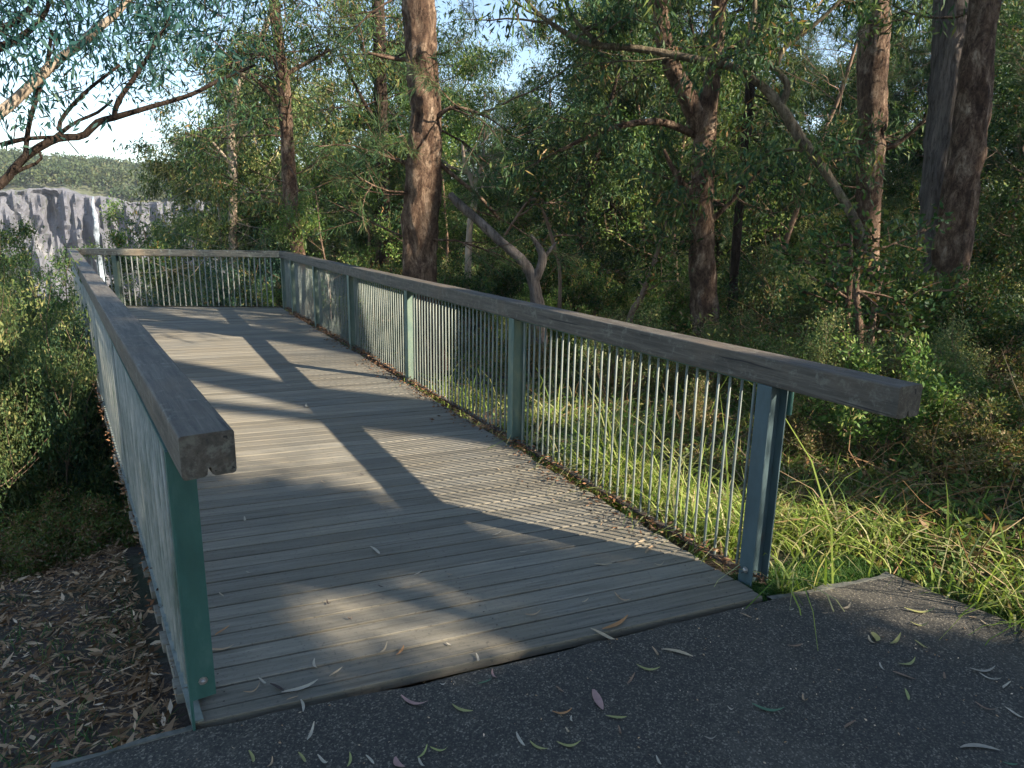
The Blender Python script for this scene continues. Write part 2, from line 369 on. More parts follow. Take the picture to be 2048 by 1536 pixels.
# deck boards
def inter(p, d, q, e):
    A = np.array([[d[0], -e[0]], [d[1], -e[1]]]); s = np.linalg.solve(A, q-p); return p+d*s[0]
rng = np.random.default_rng(11)
walk = tag(empty('boardwalk', (E0[0], E0[1], 0)), kind='structure')
off = (E0[0], E0[1], 0)
mb = MB(); pitch = 0.112; k = 0; s = 0.012
farA, farB = FL+nL*.0, FR
fd = norm(FR-FL); fn = np.array([-fd[1], fd[0]])
ends = []
while True:
    wd = 0.055 if k == 0 else pitch-0.010
    p = E0+bn*s; p1 = E0+bn*(s+wd)
    res = []
    for q in (p, p1):
        a = inter(q, bdir, L0-nL*0.0, dL)+(-bdir)*(-0.0); b = inter(q, bdir, R0, dR)
        res.append((a, b))
    def inside(pt): return (pt-FR)@fn
    if inside(res[0][0]) > 0 and inside(res[0][1]) > 0: break
    jl = rng.uniform(-.012, .02); jr = rng.uniform(-.01, .012)
    quad = [res[0][0]-bdir*jl, res[0][1]+bdir*jr, res[1][1]+bdir*jr, res[1][0]-bdir*jl]
    # clip against the far fence line
    poly2 = []
    for i in range(4):
        A, B = quad[i], quad[(i+1) % 4]; ia, ib = (A-FR)@fn, (B-FR)@fn
        if ia <= 0: poly2.append(A)
        if (ia < 0) != (ib < 0) and ia*ib < 0: poly2.append(A+(B-A)*ia/(ia-ib))
    if len(poly2) >= 3:
        zt = rng.uniform(-.0015, .0015); tl = rng.uniform(0, 1); m_ = len(poly2)
        V = [(*q, zt) for q in poly2]+[(*q, zt-.038) for q in poly2]
        if m_ == 4: mb.add(V, [[0, 1, 2, 3], [7, 6, 5, 4]]+[[i, i+4, (i+1) % 4+4, (i+1) % 4] for i in range(4)], tint=tl)
        else:
            T = [[0, i, i+1] for i in range(1, m_-1)]+[[m_, m_+i+1, m_+i] for i in range(1, m_-1)]
            mb.add(V, [[i, i+m_, (i+1) % m_+m_, (i+1) % m_] for i in range(m_)], T, tint=tl)
    s += 0.055+0.008 if k == 0 else pitch
    k += 1
    if k > 400: break
db = mb.build('deck_boards', m_deck, walk, off=off)
bv = db.modifiers.new('bevel', 'BEVEL'); bv.width = 0.002; bv.segments = 1
# nail heads, bearers, posts under the deck
mb = MB()
for (A, B, nn) in ((L0-nL*.12, FL-nL*.12, nL), (R0-nR*.12, FR-nR*.12, nR), ((L0+R0)/2, (FL+FR)/2, nR)):
    d = norm(B-A); A = A+d*.25; l = np.linalg.norm(B-A)-.3
    mb.box((*(A-nn*.04), -.24), (*(d*l), 0), (*(nn*.08), 0), (0, 0, .195))
for sft in np.arange(1.2, 12.5, 1.9):
    A = L0+dL*sft-nL*.05; B = R0+dR*min(sft, 11.2)-nR*.05
    mb.box((*A, -.40), (*(B-A), 0), (*(bn*.08), 0), (0, 0, .155))
mb.build('bearer', m_under, walk, off=off)
for sft in np.arange(1.25, 12.6, 1.9):
    for (Q0, d, nn, mx) in ((L0, dL, nL, 12.7), (R0, dR, nR, 11.3)):
        if sft > mx: continue
        A = Q0+d*sft-nn*.22; h = float(ground_h(A[0], A[1])); mb = MB()
        mb.box((A[0]-.05, A[1]-.05, h-.3), (.1, 0, 0), (0, .1, 0), (0, 0, -.41-(h-.3)) if -.41 > h-.3 else (0, 0, .05)); mb.build('support_post', m_under, walk, off=off)

mb = MB()                                   # screw heads in rows over the bearers
for k2 in range(0, 118):
    q = E0+bn*(.012+.063+k2*pitch+.045)
    for (Q0, d_, o_) in ((L0, dL, -nL*.12), (R0, dR, -nR*.12), ((L0+R0)/2, norm((FL+FR)/2-(L0+R0)/2), nR*0)):
        p = inter(q, bdir, Q0+o_, d_)
        if (p-FR)@fn > -.05 or (p-L0)@nL > -.03: continue
        for dv in (-.026, .026):
            c_ = p+bn*dv; V = [(c_[0]+.0042*math.cos(a_*math.pi/3), c_[1]+.0042*math.sin(a_*math.pi/3), .0018) for a_ in range(6)]
            mb.add(V, [[0, 1, 2, 3], [0, 3, 4, 5]])
mb.build('screws', simple('old_screw', [(.4, (.03, .025, .02)), (.7, (.1, .08, .06))], 60, None, .6, .1), walk, off=off)
# ------------------------------------------------------------------ railings
ZT, ZB, BW = 1.062, 0.942, 0.135
def beam(name, A, B, inward, mat, parent, off, mitA=0.0, mitB=0.0, groove=True, cuts=()):
    """square timber rail; profile with eased edges and a relief groove below; A,B on the outer top edge line."""
    d = norm(B-A); L = np.linalg.norm(B-A); W, H = BW, ZT-ZB; e = .007
    pr = [(e, H), (W-e, H), (W-e*.3, H-e*.3), (W, H-e), (W, e*1.4), (W-e*.4, e*.4), (W-e*1.4, 0)]
    if groove: pr += [(W/2+.014, 0), (W/2+.006, .006), (W/2+.004, .024), (W/2-.004, .024), (W/2-.006, .006), (W/2-.014, 0)]
    pr += [(e*1.4, 0), (e*.4, e*.4), (0, e*1.4), (0, H-e), (e*.3, H-e*.3)]
    n = max(2, int(L/.12)); mb = MB(); V = []
    for k in range(n+1):
        for (a, b) in pr:
            s0 = a*mitA; s1 = L+a*mitB
            if k == 0: s = s0
            elif k == n: s = s1
            else: s = s0+(s1-s0)*k/n
            p = A+d*s+inward*a; j = .0016
            V.append((p[0]+inward[0]*j*vnoise([p[0]*5, p[1]*5, b*30]), p[1]+inward[1]*j*vnoise([p[0]*5, p[1]*5, b*30]), ZB+b+j*vnoise([p[0]*4, p[1]*4, a*40])))
    m_ = len(pr); V = np.array(V)-np.array(off); Q = [[k*m_+j, k*m_+(j+1) % m_, (k+1)*m_+(j+1) % m_, (k+1)*m_+j] for k in range(n) for j in range(m_)]
    me = bpy.data.meshes.new(name); me.from_pydata([tuple(v) for v in V], [], Q+[list(range(m_))[::-1], [n*m_+j for j in range(m_)]])
    me.update(); me.materials.append(mat); o = bpy.data.objects.new(name, me); COL.objects.link(o); o.parent = parent
    import bmesh
    bm = bmesh.new(); bm.from_mesh(me); bmesh.ops.recalc_face_normals(bm, faces=bm.faces[:]); bm.to_mesh(me); bm.free(); return o

def ipost(P, d, nn, parent, off, mat, z0=-.02, z1=ZB, fl=.08, dep=.11, boxy=False, lip=0.0):
    """steel section post; P on the inner edge centre; nn points outward."""
    root_off = off; mb = MB(); t = .008
    hz = (0, 0, z1-z0)
    def b(u0, u1, v0, v1):
        o = P+d*u0+nn*v0; mb.box((*o, z0), (*(d*(u1-u0)), 0), (*(nn*(v1-v0)), 0), hz)
    if boxy:
        b(-fl/2, -fl/2+t, 0, dep); b(-fl/2+t, fl/2, 0, t); b(-fl/2+t, fl/2, dep-t, dep)
    else:
        b(-fl/2, fl/2, 0, t); b(-fl/2, fl/2, dep-t, dep); b(-t/2, t/2, t, dep-t)
    o = mb.build('post', mat, parent, off=root_off)
    bv = o.modifiers.new('bevel', 'BEVEL'); bv.width = .0015; bv.segments = 2; bv.limit_method = 'ANGLE'
    return o
def bolt(P, nrm, parent, off, r=.011):
    mb = MB(); a = norm(np.cross(nrm, [0, 0, 1.])); b = np.cross(nrm, a); V = []
    for (rr_, h_) in ((r*1.35, 0.0), (r*1.35, .003), (r*.8, .003), (r*.8, .010), (r*.4, .013)):
        for k in range(8): V.append(P+nrm*h_+(a*math.cos(k*math.pi/4)+b*math.sin(k*math.pi/4))*rr_)
    Q = [[i*8+k, i*8+(k+1) % 8, i*8+8+(k+1) % 8, i*8+8+k] for i in range(4) for k in range(8)]
    mb.add(V, Q+[[32, 33, 34, 35], [32, 35, 36, 39], [36, 37, 38, 39]]); return mb.build('bolt', m_bolt, parent, off=off)

def bars(P, d, s0, s1, gap, nn, setb, parent, off, store):
    n = int(round((s1-s0)/gap))
    for k in range(1, n):
        s = s0+(s1-s0)*k/n; p = P+d*s+nn*setb; store.append(p)
def put_bars(store, parent, off, keep=100, mt=None, rr=.0068):
    m_galv = mt or globals()['m_galv']
    store = sorted(store, key=lambda p: p[0]**2+p[1]**2); rest = MB()
    for i, p in enumerate(store):
        r = rr; z0, z1 = .012, ZB+.002
        mb = MB() if i < keep else rest
        jit = np.array([vnoise([i*1.7, 3, 1]), vnoise([i*1.3, 8, 2])])*.0025
        pts = np.array([[p[0], p[1], z0], [p[0]+jit[0], p[1]+jit[1], (z0+z1)/2], [p[0], p[1], z1]])
        tube(mb, pts, r, 7)
        if i < keep: mb.build('baluster', m_galv, parent, smooth=True, off=off)
    if rest.n: tag(rest.build('balusters', m_galv, parent, smooth=True, off=off), kind='stuff')
def flat(P, d, s0, s1, nn, v0, v1, z0, z1, name, mat, parent, off):
    mb = MB(); o = P+d*s0+nn*v0; mb.box((*o, z0), (*(d*(s1-s0)), 0), (*(nn*(v1-v0)), 0), (0, 0, z1-z0)); return mb.build(name, mat, parent, off=off)

angR = math.atan2(dR[1], dR[0]); angL = math.atan2(dL[1], dL[0]); angF = math.atan2(fd[1], fd[0])
m_beamR = beammat(angR); m_beamL = beammat(angL); m_beamF_lit = beammat(angF, 3.4)  # far rail colour lifted to imitate sun falling on it
# right railing
oR = (R0[0], R0[1], 0)
rail_r = tag(empty('railing', oR), 'long right railing of the boardwalk with a beam overhanging its green end post', 'railing', 'boardwalk railings')
inn = R0+nR*.03
def pxx(P):
    v = np.array([*P, ZT])-C0; return 1024+FPX*(v@CR)/(v@_f)
sR = 0.0
while pxx(inn+dR*sR) < 1798 and sR > -2: sR -= .01
A = inn+nR*BW+dR*sR; B = FR+nR*(.03+BW)+dR*.16
beam('handrail', A, B, -nR, m_beamR, rail_r, oR, 0.0, -1.0)
LR = 11.6; postsR = [0.0, 2.34, 4.62, 6.8, 8.8, 10.6, 11.5]
for i, s_ in enumerate(postsR):
    ipost(R0+dR*s_+nR*.03, dR, nR, rail_r, oR, m_green_shade if i < 1 else m_greenl)
st = []
for a_, b_ in zip(postsR[:-1], postsR[1:]): bars(R0, dR, a_+.03, b_-.03, .074, nR, .085, rail_r, oR, st)
put_bars(st, rail_r, oR)
flat(R0, dR, .04, LR, nR, .065, .105, .0, .012, 'bottom_rail', m_under, rail_r, oR)
flat(R0, dR, .04, LR-.1, nR, .068, .102, ZB-.012, ZB-.0015, 'top_channel', m_green, rail_r, oR)
bolt(np.array([*(R0+nR*.03+dR*.0), .06]), np.array([-nR[0], -nR[1], 0]), rail_r, oR)
mbk = MB(); o_ = R0+nR*.145-dR*.055
for (z0, z1) in ((.80, .935),): mbk.box((*o_, z0), (*(dR*.11), 0), (*(nR*.018), 0), (0, 0, z1-z0))
ob = mbk.build('bracket', m_green, rail_r, off=oR); bv = ob.modifiers.new('bevel', 'BEVEL'); bv.width = .012; bv.segments = 3
# left railing
oL = (L0[0], L0[1], 0)
rail_l = tag(empty('railing', oL), 'left railing, its notched square beam end jutting out above a green post', 'railing', 'boardwalk railings')
A = gz(356, 874, ZT)[:2]; B = FL+nL*.02+dL*.1
dBL = norm(B-A); nin = np.array([dBL[1], -dBL[0]])
beam('handrail', A, B, nin, m_beamL, rail_l, oL, 0.0, -1.0)
Pl = L0+dL*.10
postsL = [0.16, 2.4, 4.65, 6.9, 9.1, 11.3, 12.85]
pw = ipost(L0+dL*postsL[0]-nL*.095, dL, nL, rail_l, oL, m_green, z0=.03, fl=.075, dep=.078, boxy=True)
for s_ in postsL[1:]: ipost(L0+dL*s_-nL*.1, dL, nL, rail_l, oL, m_green, fl=.07, dep=.08)
bolt(np.array([*(L0+dL*(postsL[0]-.0375)-nL*.058), .095]), np.array([-dL[0], -dL[1], 0]), rail_l, oL)
st = []
for a_, b_ in zip(postsL[:-1], postsL[1:]): bars(L0, dL, a_+.03, b_-.03, .074, nL, -.02, rail_l, oL, st)
put_bars(st, rail_l, oL, mt=m_galvl)
flat(L0, dL, .04, 12.9, nL, -.04, -.004, .004, .012, 'bottom_rail', m_galv, rail_l, oL)
flat(L0, dL, .04, 12.9, nL, -.035, -.006, ZB-.012, ZB-.0015, 'top_channel', m_green, rail_l, oL)
flat(L0, dL, .02, .045, nL, -.012, -.004, -.08, ZB-.003, 'stile', m_green, rail_l, oL)
# far railing
oF = (FL[0], FL[1], 0)
rail_f = tag(empty('railing', oF), 'short cross railing closing the far end of the boardwalk', 'railing', 'boardwalk railings')
fno = fn  # outward = beyond
LF = np.linalg.norm(FR-FL); A = FL+fno*(.02+BW)-fd*.02; B = FR+fno*(.02+BW)-fd*.03
beam('handrail', FL+fno*(.03+BW)+fd*.1, FR+fno*(.03+BW)+fd*.02, -fno, m_beamF_lit, rail_f, oF, 0.0, 0.0)
for s_ in (.75,): ipost(FL+fd*s_+fno*.04, fd, fno, rail_f, oF, m_greenl)
st = []; bars(FL, fd, .15, LF-.05, .10, fno, .06, rail_f, oF, st); put_bars(st, rail_f, oF, mt=m_galvl, rr=.012)
flat(FL, fd, .1, LF-.02, fno, .065, .105, .0, .012, 'bottom_rail', m_under, rail_f, oF)

# ------------------------------------------------------------------ fallen leaves
LC = {'cream': (.42, .33, .21), 'white': (.42, .37, .28), 'olive': (.28, .27, .1), 'pink': (.36, .22, .19), 'orange': (.4, .2, .08), 'brown': (.22, .14, .09),
      'tan': (.38, .26, .15), 'teal': (.08, .16, .09), 'yellowish': (.3, .32, .11), 'dark': (.05, .035, .03), 'grey': (.3, .26, .2)}
LM = {}
for k_, c_ in LC.items(): LM[k_] = simple('leaf_'+k_, [(.3, tuple(x*.75 for x in c_)), (.6, c_), (.8, tuple(min(1, x*1.2) for x in c_))], 40, None, .6, .2, .002)
def fallen(x, y, lp, ang, colr, surf, wide=0.13):
    z = .004 if surf == 'deck' else -.004
    a = RAD(ang); dx, dy = math.cos(a)*lp/2, math.sin(a)*lp/2
    p, q = gz(x-dx, y-dy, z), gz(x+dx, y+dy, z)
    L = np.linalg.norm(q-p); d = (q-p)/L; sd = np.array([-d[1], d[0], 0]); rg = random.Random(int(x*7+y)); cv = rg.uniform(-.3, .3); lift = rg.uniform(.002, .022); tw_ = rg.uniform(-1.2, 1.2)
    wd = max(min(L*wide, .028), .006); n = 7; V = []; Q = []; c = (p+q)/2
    for i in range(n+1):
        t = i/n; w2 = wd*math.sin(math.pi*min(1, t*.93+.05))**.8*.5+.0006
        b = p+d*L*t+sd*cv*L*(4*t*(1-t))*.5; zz = z+.002+lift*(2*t-1)**2*(.4+t*.6)
        for s_ in (-1, 0, 1): V.append((b[0]+sd[0]*w2*s_-c[0], b[1]+sd[1]*w2*s_-c[1], zz+(0.25*w2 if s_ else 0)+max(0, s_*w2*tw_*(t-.3))-z))
    for i in range(n):
        for j in range(2): Q.append([i*3+j, i*3+j+1, i*3+j+4, i*3+j+3])
    mb = MB(); mb.add(V, Q); o = mb.build('fallen_leaf', LM[colr], smooth=True); o.location = (c[0], c[1], z)
    where = 'lying on the dark asphalt path' if surf == 'path' else 'lying on the grey deck boards'
    nm = {'teal': 'green-blue', 'dark': 'dark brown', 'yellowish': 'yellow-green', 'white': 'bleached pale'}.get(colr, colr)
    big = wide > .2
    tag(o, ('broad oval ' if big else 'narrow ')+nm+' fallen gum leaf '+where, 'leaf', ('broad ' if big else '')+nm+' leaves on the '+('path' if surf == 'path' else 'deck'))
pathL = [(1354,1309,66,15,'cream'),(1310,1308,24,60,'tan'),(1296,1337,48,12,'olive'),(1262,1364,22,-50,'brown'),(1124,1425,40,-3,'orange'),(1232,1437,42,8,'olive'),(1144,1440,14,80,'white'),(1134,1464,14,60,'cream'),(1041,1481,34,60,'white'),(1078,1492,40,25,'olive'),(1137,1490,48,5,'olive'),(1238,1465,20,80,'brown'),(1317,1524,24,65,'white'),(1536,1419,66,12,'teal'),(1462,1419,16,20,'white'),(1492,1233,26,25,'tan'),(1583,1220,9,0,'white'),(1650,1228,12,0,'tan'),(1690,1215,24,-20,'cream'),(1745,1283,26,50,'cream'),(1790,1283,26,-40,'olive'),(1842,1291,32,35,'olive'),(1813,1326,34,-15,'olive'),(1764,1335,20,60,'white'),(1808,1355,50,22,'brown'),(1888,1355,16,85,'brown'),(1813,1392,26,75,'yellowish'),(1964,1340,50,0,'grey'),(1980,1356,46,18,'white'),(2013,1375,18,-35,'white'),(1972,1417,48,22,'brown'),(2027,1430,46,35,'white'),(1960,1500,80,5,'grey'),(2020,1528,30,10,'teal'),(1950,1237,26,0,'tan'),(1975,1249,36,30,'cream'),(1838,1222,60,5,'olive'),(1838,1250,36,8,'olive'),(1590,1290,30,-5,'brown'),(622,1470,34,-65,'white'),(502,1520,30,75,'olive'),(540,1528,20,-60,'tan'),(604,1520,28,60,'olive'),(646,1524,30,45,'white'),(697,1522,28,-80,'yellowish'),(740,1522,26,50,'white'),(845,1508,30,-50,'yellowish'),(843,1527,26,60,'white'),(878,1502,36,10,'yellowish'),(829,1403,56,18,'pink'),(970,1366,28,-15,'teal'),(886,1370,12,0,'white'),(990,1351,22,60,'pink'),(925,1417,44,20,'olive'),(1700,1450,26,-30,'brown'),(1420,1480,24,10,'grey'),(1120,1380,20,40,'brown'),(1610,1400,18,60,'tan')]
for l in pathL: fallen(*l, 'path')
fallen(1196, 1401, 46, 65, 'pink', 'path', .36); fallen(1748, 1276, 22, 65, 'olive', 'path', .4); fallen(800, 1528, 30, 50, 'pink', 'path', .34)
deckL = [(600,1380,76,-15,'white'),(555,1380,36,35,'dark'),(525,1366,22,45,'white'),(504,1382,36,-20,'tan'),(632,1330,22,75,'white'),(604,1413,26,80,'white'),(672,1348,30,-30,'cream'),(585,1398,24,-15,'tan'),(767,1301,22,-45,'cream'),(800,1302,24,-50,'orange'),(898,1290,12,30,'white'),(953,1320,20,85,'white'),(750,1104,26,45,'white'),(994,1068,20,-20,'white'),(836,1147,18,-25,'white'),(1046,1105,14,0,'white'),(1206,1129,36,2,'cream'),(1205,1275,56,30,'cream'),(1230,1250,56,-25,'orange'),(1233,1193,14,50,'tan'),(1247,1200,30,20,'tan'),(1170,1204,14,-20,'cream'),(1066,1228,34,-12,'tan'),(1318,1130,20,0,'cream'),(1284,1090,36,-30,'cream'),(440,1298,56,-2,'tan'),(445,1265,34,-30,'orange'),(498,1146,12,10,'white'),(658,1207,12,50,'dark'),(763,1175,14,20,'dark'),(578,771,9,10,'white'),(615,813,9,60,'white'),(443,1190,12,40,'cream'),(490,1042,12,80,'white'),(725,950,10,20,'dark'),(648,965,12,20,'cream'),(1300,1100,24,-40,'tan'),(1110,1000,12,10,'tan'),(1000,940,12,20,'cream'),(900,1150,12,10,'tan'),(700,1240,10,20,'brown')]
for l in deckL: fallen(*l, 'deck')

# ------------------------------------------------------------------ litter, grass, ground cover
rng = np.random.default_rng(5)
def scatter(n, fx, seed):
    r = np.random.default_rng(seed); P = fx(r, n); return P
def lay(P, L, W, r, lift=.02, tilt=.25):
    n = len(P); a = r.uniform(0, 2*math.pi, n); D = norm(np.stack([np.cos(a), np.sin(a), r.normal(0, tilt, n)], 1))
    P = P.copy(); P[:, 2] += r.uniform(.003, lift, n); return P, D
mb = MB(); r = np.random.default_rng(21)
n = 60000
uu = r.uniform(-1.2, 7, n)**1; vv = .02+np.abs(r.uniform(0, 1, n))**1.3*4.5
Pxy = L0+dL*uu[:, None]+nL*vv[:, None]
keep = np.ones(n, bool)
def in_path(P):
    d1 = (P-aL2)@np.array([bdir[1], -bdir[0]]); d0 = norm(aL2-aL); nn_ = np.array([d0[1], -d0[0]])
    return (P-aL)@nn_ > -.01
keep = ~in_path(Pxy); Pxy = Pxy[keep]
P = np.c_[Pxy, ground_h(Pxy[:, 0], Pxy[:, 1])]
P, D = lay(P, 0, 0, r, .045, .3); Lg = r.uniform(.012, .045, len(P))*r.choice([1, 1, 1, 2.4], len(P))
leaves(mb, P, D, Lg, np.minimum(Lg*.22, .018)*r.uniform(.5, 1.4, len(P)), r, tint=np.clip(r.beta(1.6, 2.2, len(P)), 0, .94))
tag(mb.build('bark_litter', m_litter), 'brown bark chips, twigs and dead leaves covering the ground left of the boardwalk', 'litter', kind='stuff')
# rusty leaf drift along the right deck edge
mb = MB(); n = 3800; uu = r.uniform(-.1, 11.3, n); wv = .03+.10*np.clip(fbm(np.stack([uu*1.3, uu*0, uu*0], 1), 5, 2)+.35, 0, 1.4)
vv = -np.abs(r.normal(0, 1, n))*wv+.09; vv = np.where((uu > 1.9) & (uu < 4.4), vv-.05*np.abs(r.normal(0, 1, n)), vv)
Pxy = R0+dR*uu[:, None]+nR*vv[:, None]; P = np.c_[Pxy, np.full(n, .004)+np.clip(.03+(vv+.02)*.12, 0, .05)*r.uniform(0, 1, n)]
P, D = lay(P, 0, 0, r, .012, .25); Lg = r.uniform(.012, .05, n)
leaves(mb, P, D, Lg, Lg*r.uniform(.15, .4, n), r)
tag(mb.build('leaf_drift', m_lit2), 'rusty drift of dead leaves piled along the foot of the long right railing', 'litter', kind='stuff')
mb = MB(); n = 900; Pxy = np.stack([r.uniform(-1.6, 3.2, n), r.uniform(1.2, 3.0, n)], 1); Pxy = Pxy[((Pxy-aL2)@np.array([-bdir[1], bdir[0]]) < -.01) & ((Pxy-cor)@np.array([-rdir[1], rdir[0]]) < -.03) & ~((Pxy-aL)@np.array([-norm(aL2-aL)[1], norm(aL2-aL)[0]]) > -.02)]
P = np.c_[Pxy, np.full(len(Pxy), -.006)]; P, D = lay(P, 0, 0, r, .004, .15); Lg = r.uniform(.003, .014, len(P)); leaves(mb, P, D, Lg, Lg*.5, r, tint=r.uniform(.3, .95, len(P)))
tag(mb.build('grit', m_litter), 'tiny crumbs of bark and grit scattered over the asphalt', 'grit', kind='stuff')
# board-end debris on the left
mb = MB(); n = 500; uu = r.uniform(.2, 8, n); Pxy = L0+dL*uu[:, None]+nL*r.uniform(-.02, .03, n)[:, None]; P = np.c_[Pxy, np.full(n, .0)]
P, D = lay(P, 0, 0, r, .012, .5); Lg = r.uniform(.012, .04, n); leaves(mb, P, D, Lg, Lg*.35, r)
tag(mb.build('edge_debris', m_lit2), 'small orange-brown leaf crumbs caught on the board ends under the left railing', 'litter', kind='stuff')

def blades(mb, P, Hh, W, r, lean=.5, tint=None, segs=4, dirs=None):
    n = len(P); a = r.uniform(0, 2*math.pi, n) if dirs is None else dirs
    hd = np.stack([np.cos(a), np.sin(a), np.zeros(n)], 1); sd = np.stack([-np.sin(a), np.cos(a), np.zeros(n)], 1)
    tw = r.normal(0, .5, n)[:, None]; sd = norm(sd+hd*tw)
    le = lean*r.uniform(.3, 1.6, n)[:, None]; V = []
    for k in range(segs+1):
        t = k/segs; th_ = le*t*1.35; c = P+(hd*(np.sin(th_)*t)+np.array([0, 0, 1])*(np.cos(th_)*t))*Hh[:, None]
        wk = (W*(1-t**1.8)*.5+.0004)[:, None]; V += [c-sd*wk, c+sd*wk]
    V = np.stack(V, 1).reshape(-1, 3); base = (np.arange(n)*(2*(segs+1)))[:, None]
    Q = np.concatenate([base+np.array([[2*k, 2*k+1, 2*k+3, 2*k+2]]) for k in range(segs)], 0)
    if tint is None: tint = r.uniform(0, 1, n)
    mb.add(V, Q, tint=np.repeat(tint, 2*(segs+1)))
def on_ground(Pxy): return np.c_[Pxy, ground_h(Pxy[:, 0], Pxy[:, 1])-.01]
cornerR = cor
def path_mask(Pxy):          # True where the asphalt is
    e1 = norm(cor-gz(1540, 1198)[:2]); n1 = np.array([-e1[1], e1[0]]); e2 = rdir; n2 = np.array([-e2[1], e2[0]])
    return ((Pxy-cor)@n1 < .03) & ((Pxy-cor)@n2 < .03)
mb = MB(); n = 90000
Pxy = np.stack([r.uniform(-1.5, 4.6, n), r.uniform(2.2, 7.5, n)], 1); vR = (Pxy-R0)@nR
den = np.exp(-np.maximum(vR-.4, 0)/.6)*(.06+.94*sm(vnoise(np.c_[Pxy*2.6, Pxy[:, :1]*0], 4), -.3, .35))*(1-.75*sm(Pxy[:, 1]-Pxy[:, 0]*.2, 4.6, 6.5))
keep = (vR > .13) & ~path_mask(Pxy) & (r.uniform(0, 1, n) < den); Pxy = Pxy[keep]
P = on_ground(Pxy); Hh = r.gamma(3.2, .08, len(P))*np.clip(.5+.6*(vnoise(np.c_[Pxy*1.3, Pxy[:, :1]*0], 14)+.4), .35, 1.6)+.04
blades(mb, P, Hh, r.uniform(.005, .014, len(P)), r, .9, tint=np.where(r.uniform(0, 1, len(P)) < .16, r.uniform(.85, 1, len(P)), np.clip(r.beta(2.4, 1.8, len(P)), 0, .9)))
tag(mb.build('grass', m_grass), 'bright lime green grass beside the right railing and along the asphalt corner', 'grass', kind='stuff')
# short weeds and moss by the path corner and left litter
mb = MB(); n = 9000
t_ = r.uniform(0, 3.2, n); Pa = cor+rdir*t_[:, None]+np.array([-rdir[1], rdir[0]])*(.03+np.abs(r.normal(0, .13, n)))[:, None]
e1 = norm(gz(1540, 1198)[:2]-cor); t2 = r.uniform(0, .75, n); Pb = cor+e1*t2[:, None]+np.array([e1[1], -e1[0]])*(.05+np.abs(r.normal(0, .1, n)))[:, None]
Pxy = np.concatenate([Pa, Pb]); P = on_ground(Pxy); P[:, 2] += .03
blades(mb, P, r.uniform(.015, .06, len(P)), r.uniform(.002, .005, len(P)), r, 1.0, tint=r.beta(1.2, 3, len(P)), segs=2)
tag(mb.build('low_weeds', leafmat('weed', [(0, (.03, .09, .02)), (.5, (.08, .16, .03)), (.8, (.2, .17, .06)), (1, (.3, .14, .07))], .2)), 'low green weeds and moss hugging the corner of the asphalt path', 'weeds', kind='stuff')
mb = MB(); n = 16000; uu = r.uniform(-1.2, 5.5, n); vv = r.uniform(.02, 4, n); Pxy = L0+dL*uu[:, None]+nL*vv[:, None]
nz = vnoise(np.c_[Pxy*1.5, Pxy[:, :1]*0], 31)+.5*np.exp(-vv/.25)*(uu < .8); keep = ~in_path(Pxy) & (nz > .12); Pxy = Pxy[keep]
P = on_ground(Pxy); blades(mb, P, r.uniform(.02, .13, len(P)), r.uniform(.002, .005, len(P)), r, .9, tint=r.beta(1.3, 3, len(P)), segs=3)
tag(mb.build('sparse_grass', leafmat('dull_grass', [(0, (.03, .09, .025)), (.5, (.08, .16, .04)), (.85, (.17, .2, .06)), (1, (.3, .26, .12))], .25)), 'sparse dull green grass growing through the bark litter left of the boardwalk', 'grass', kind='stuff')

# long-bladed tufts
def tuft(px, py, hgt, nb, seed, label, lean=.8):
    c = gz(px, py, -.06); g = float(ground_h(c[0], c[1])); r_ = np.random.default_rng(seed); mb = MB()
    P = np.c_[r_.normal(0, .025, (nb, 2)), np.zeros(nb)]; Hh = hgt*r_.uniform(.55, 1.15, nb)
    blades(mb, P, Hh, r_.uniform(.008, .014, nb), r_, lean, tint=r_.uniform(.3, .9, nb), segs=8)
    o = mb.build('grass_tuft', m_grass); o.location = (c[0], c[1], g); tag(o, label, 'grass tuft', 'long-bladed grass tufts')
tuft(1895, 1125, .42, 9, 1, 'tall arching grass tuft with few long blades behind the asphalt corner, far right', .9)
tuft(2000, 1160, .34, 8, 2, 'low spreading grass tuft at the right edge of the photo', 1.1)
tuft(1750, 1085, .32, 26, 3, 'dense arching grass tuft just behind the tip of the asphalt corner', 1.25)
tuft(1830, 1105, .3, 16, 4, 'medium arching grass tuft between the dense tuft and the tall one', 1.2)
tuft(1650, 1060, .3, 22, 5, 'thick grass tuft halfway between the green end post and the asphalt tip', 1.1)
tuft(1255, 1030, .34, 18, 6, 'arching grass tuft leaning against the balusters of the nearest bay', 1.2)
tuft(1400, 1120, .3, 14, 7, 'grass tuft showing behind the balusters close to the green end post', 1.1)

# rough ground cover on the right: dead bracken, low leaves, twigs
mb = MB(); n = 260000
ang = r.uniform(RAD(-26), RAD(44), n); dist = 3.2+r.uniform(0, 1, n)**1.4*15
Pxy = np.stack([np.sin(ang)*dist, np.cos(ang)*dist], 1); vR = (Pxy-R0)@nR
keep = (vR > .25+.5*(dist < 5)) & ~path_mask(Pxy) & (r.uniform(0, 1, n) < .35+.65*sm(vR, .3, 1.6)); Pxy = Pxy[keep]; vR = vR[keep]
hh = .05+.62*sm(vR, .7, 2.6)*np.clip(.6+vnoise(np.c_[Pxy*.9, Pxy[:, :1]*0], 77), .12, 1.4)
P = on_ground(Pxy); P[:, 2] += hh*r.uniform(0, 1, len(P))**1.2
D = norm(r.normal(0, 1, (len(P), 3))+np.array([0, 0, -.1])); Lg = r.uniform(.02, .085, len(P))
tn = np.clip(r.beta(1.4, 2.5, len(P))+.25*vnoise(np.c_[Pxy*.7, Pxy[:, :1]*0], 60), 0, 1)
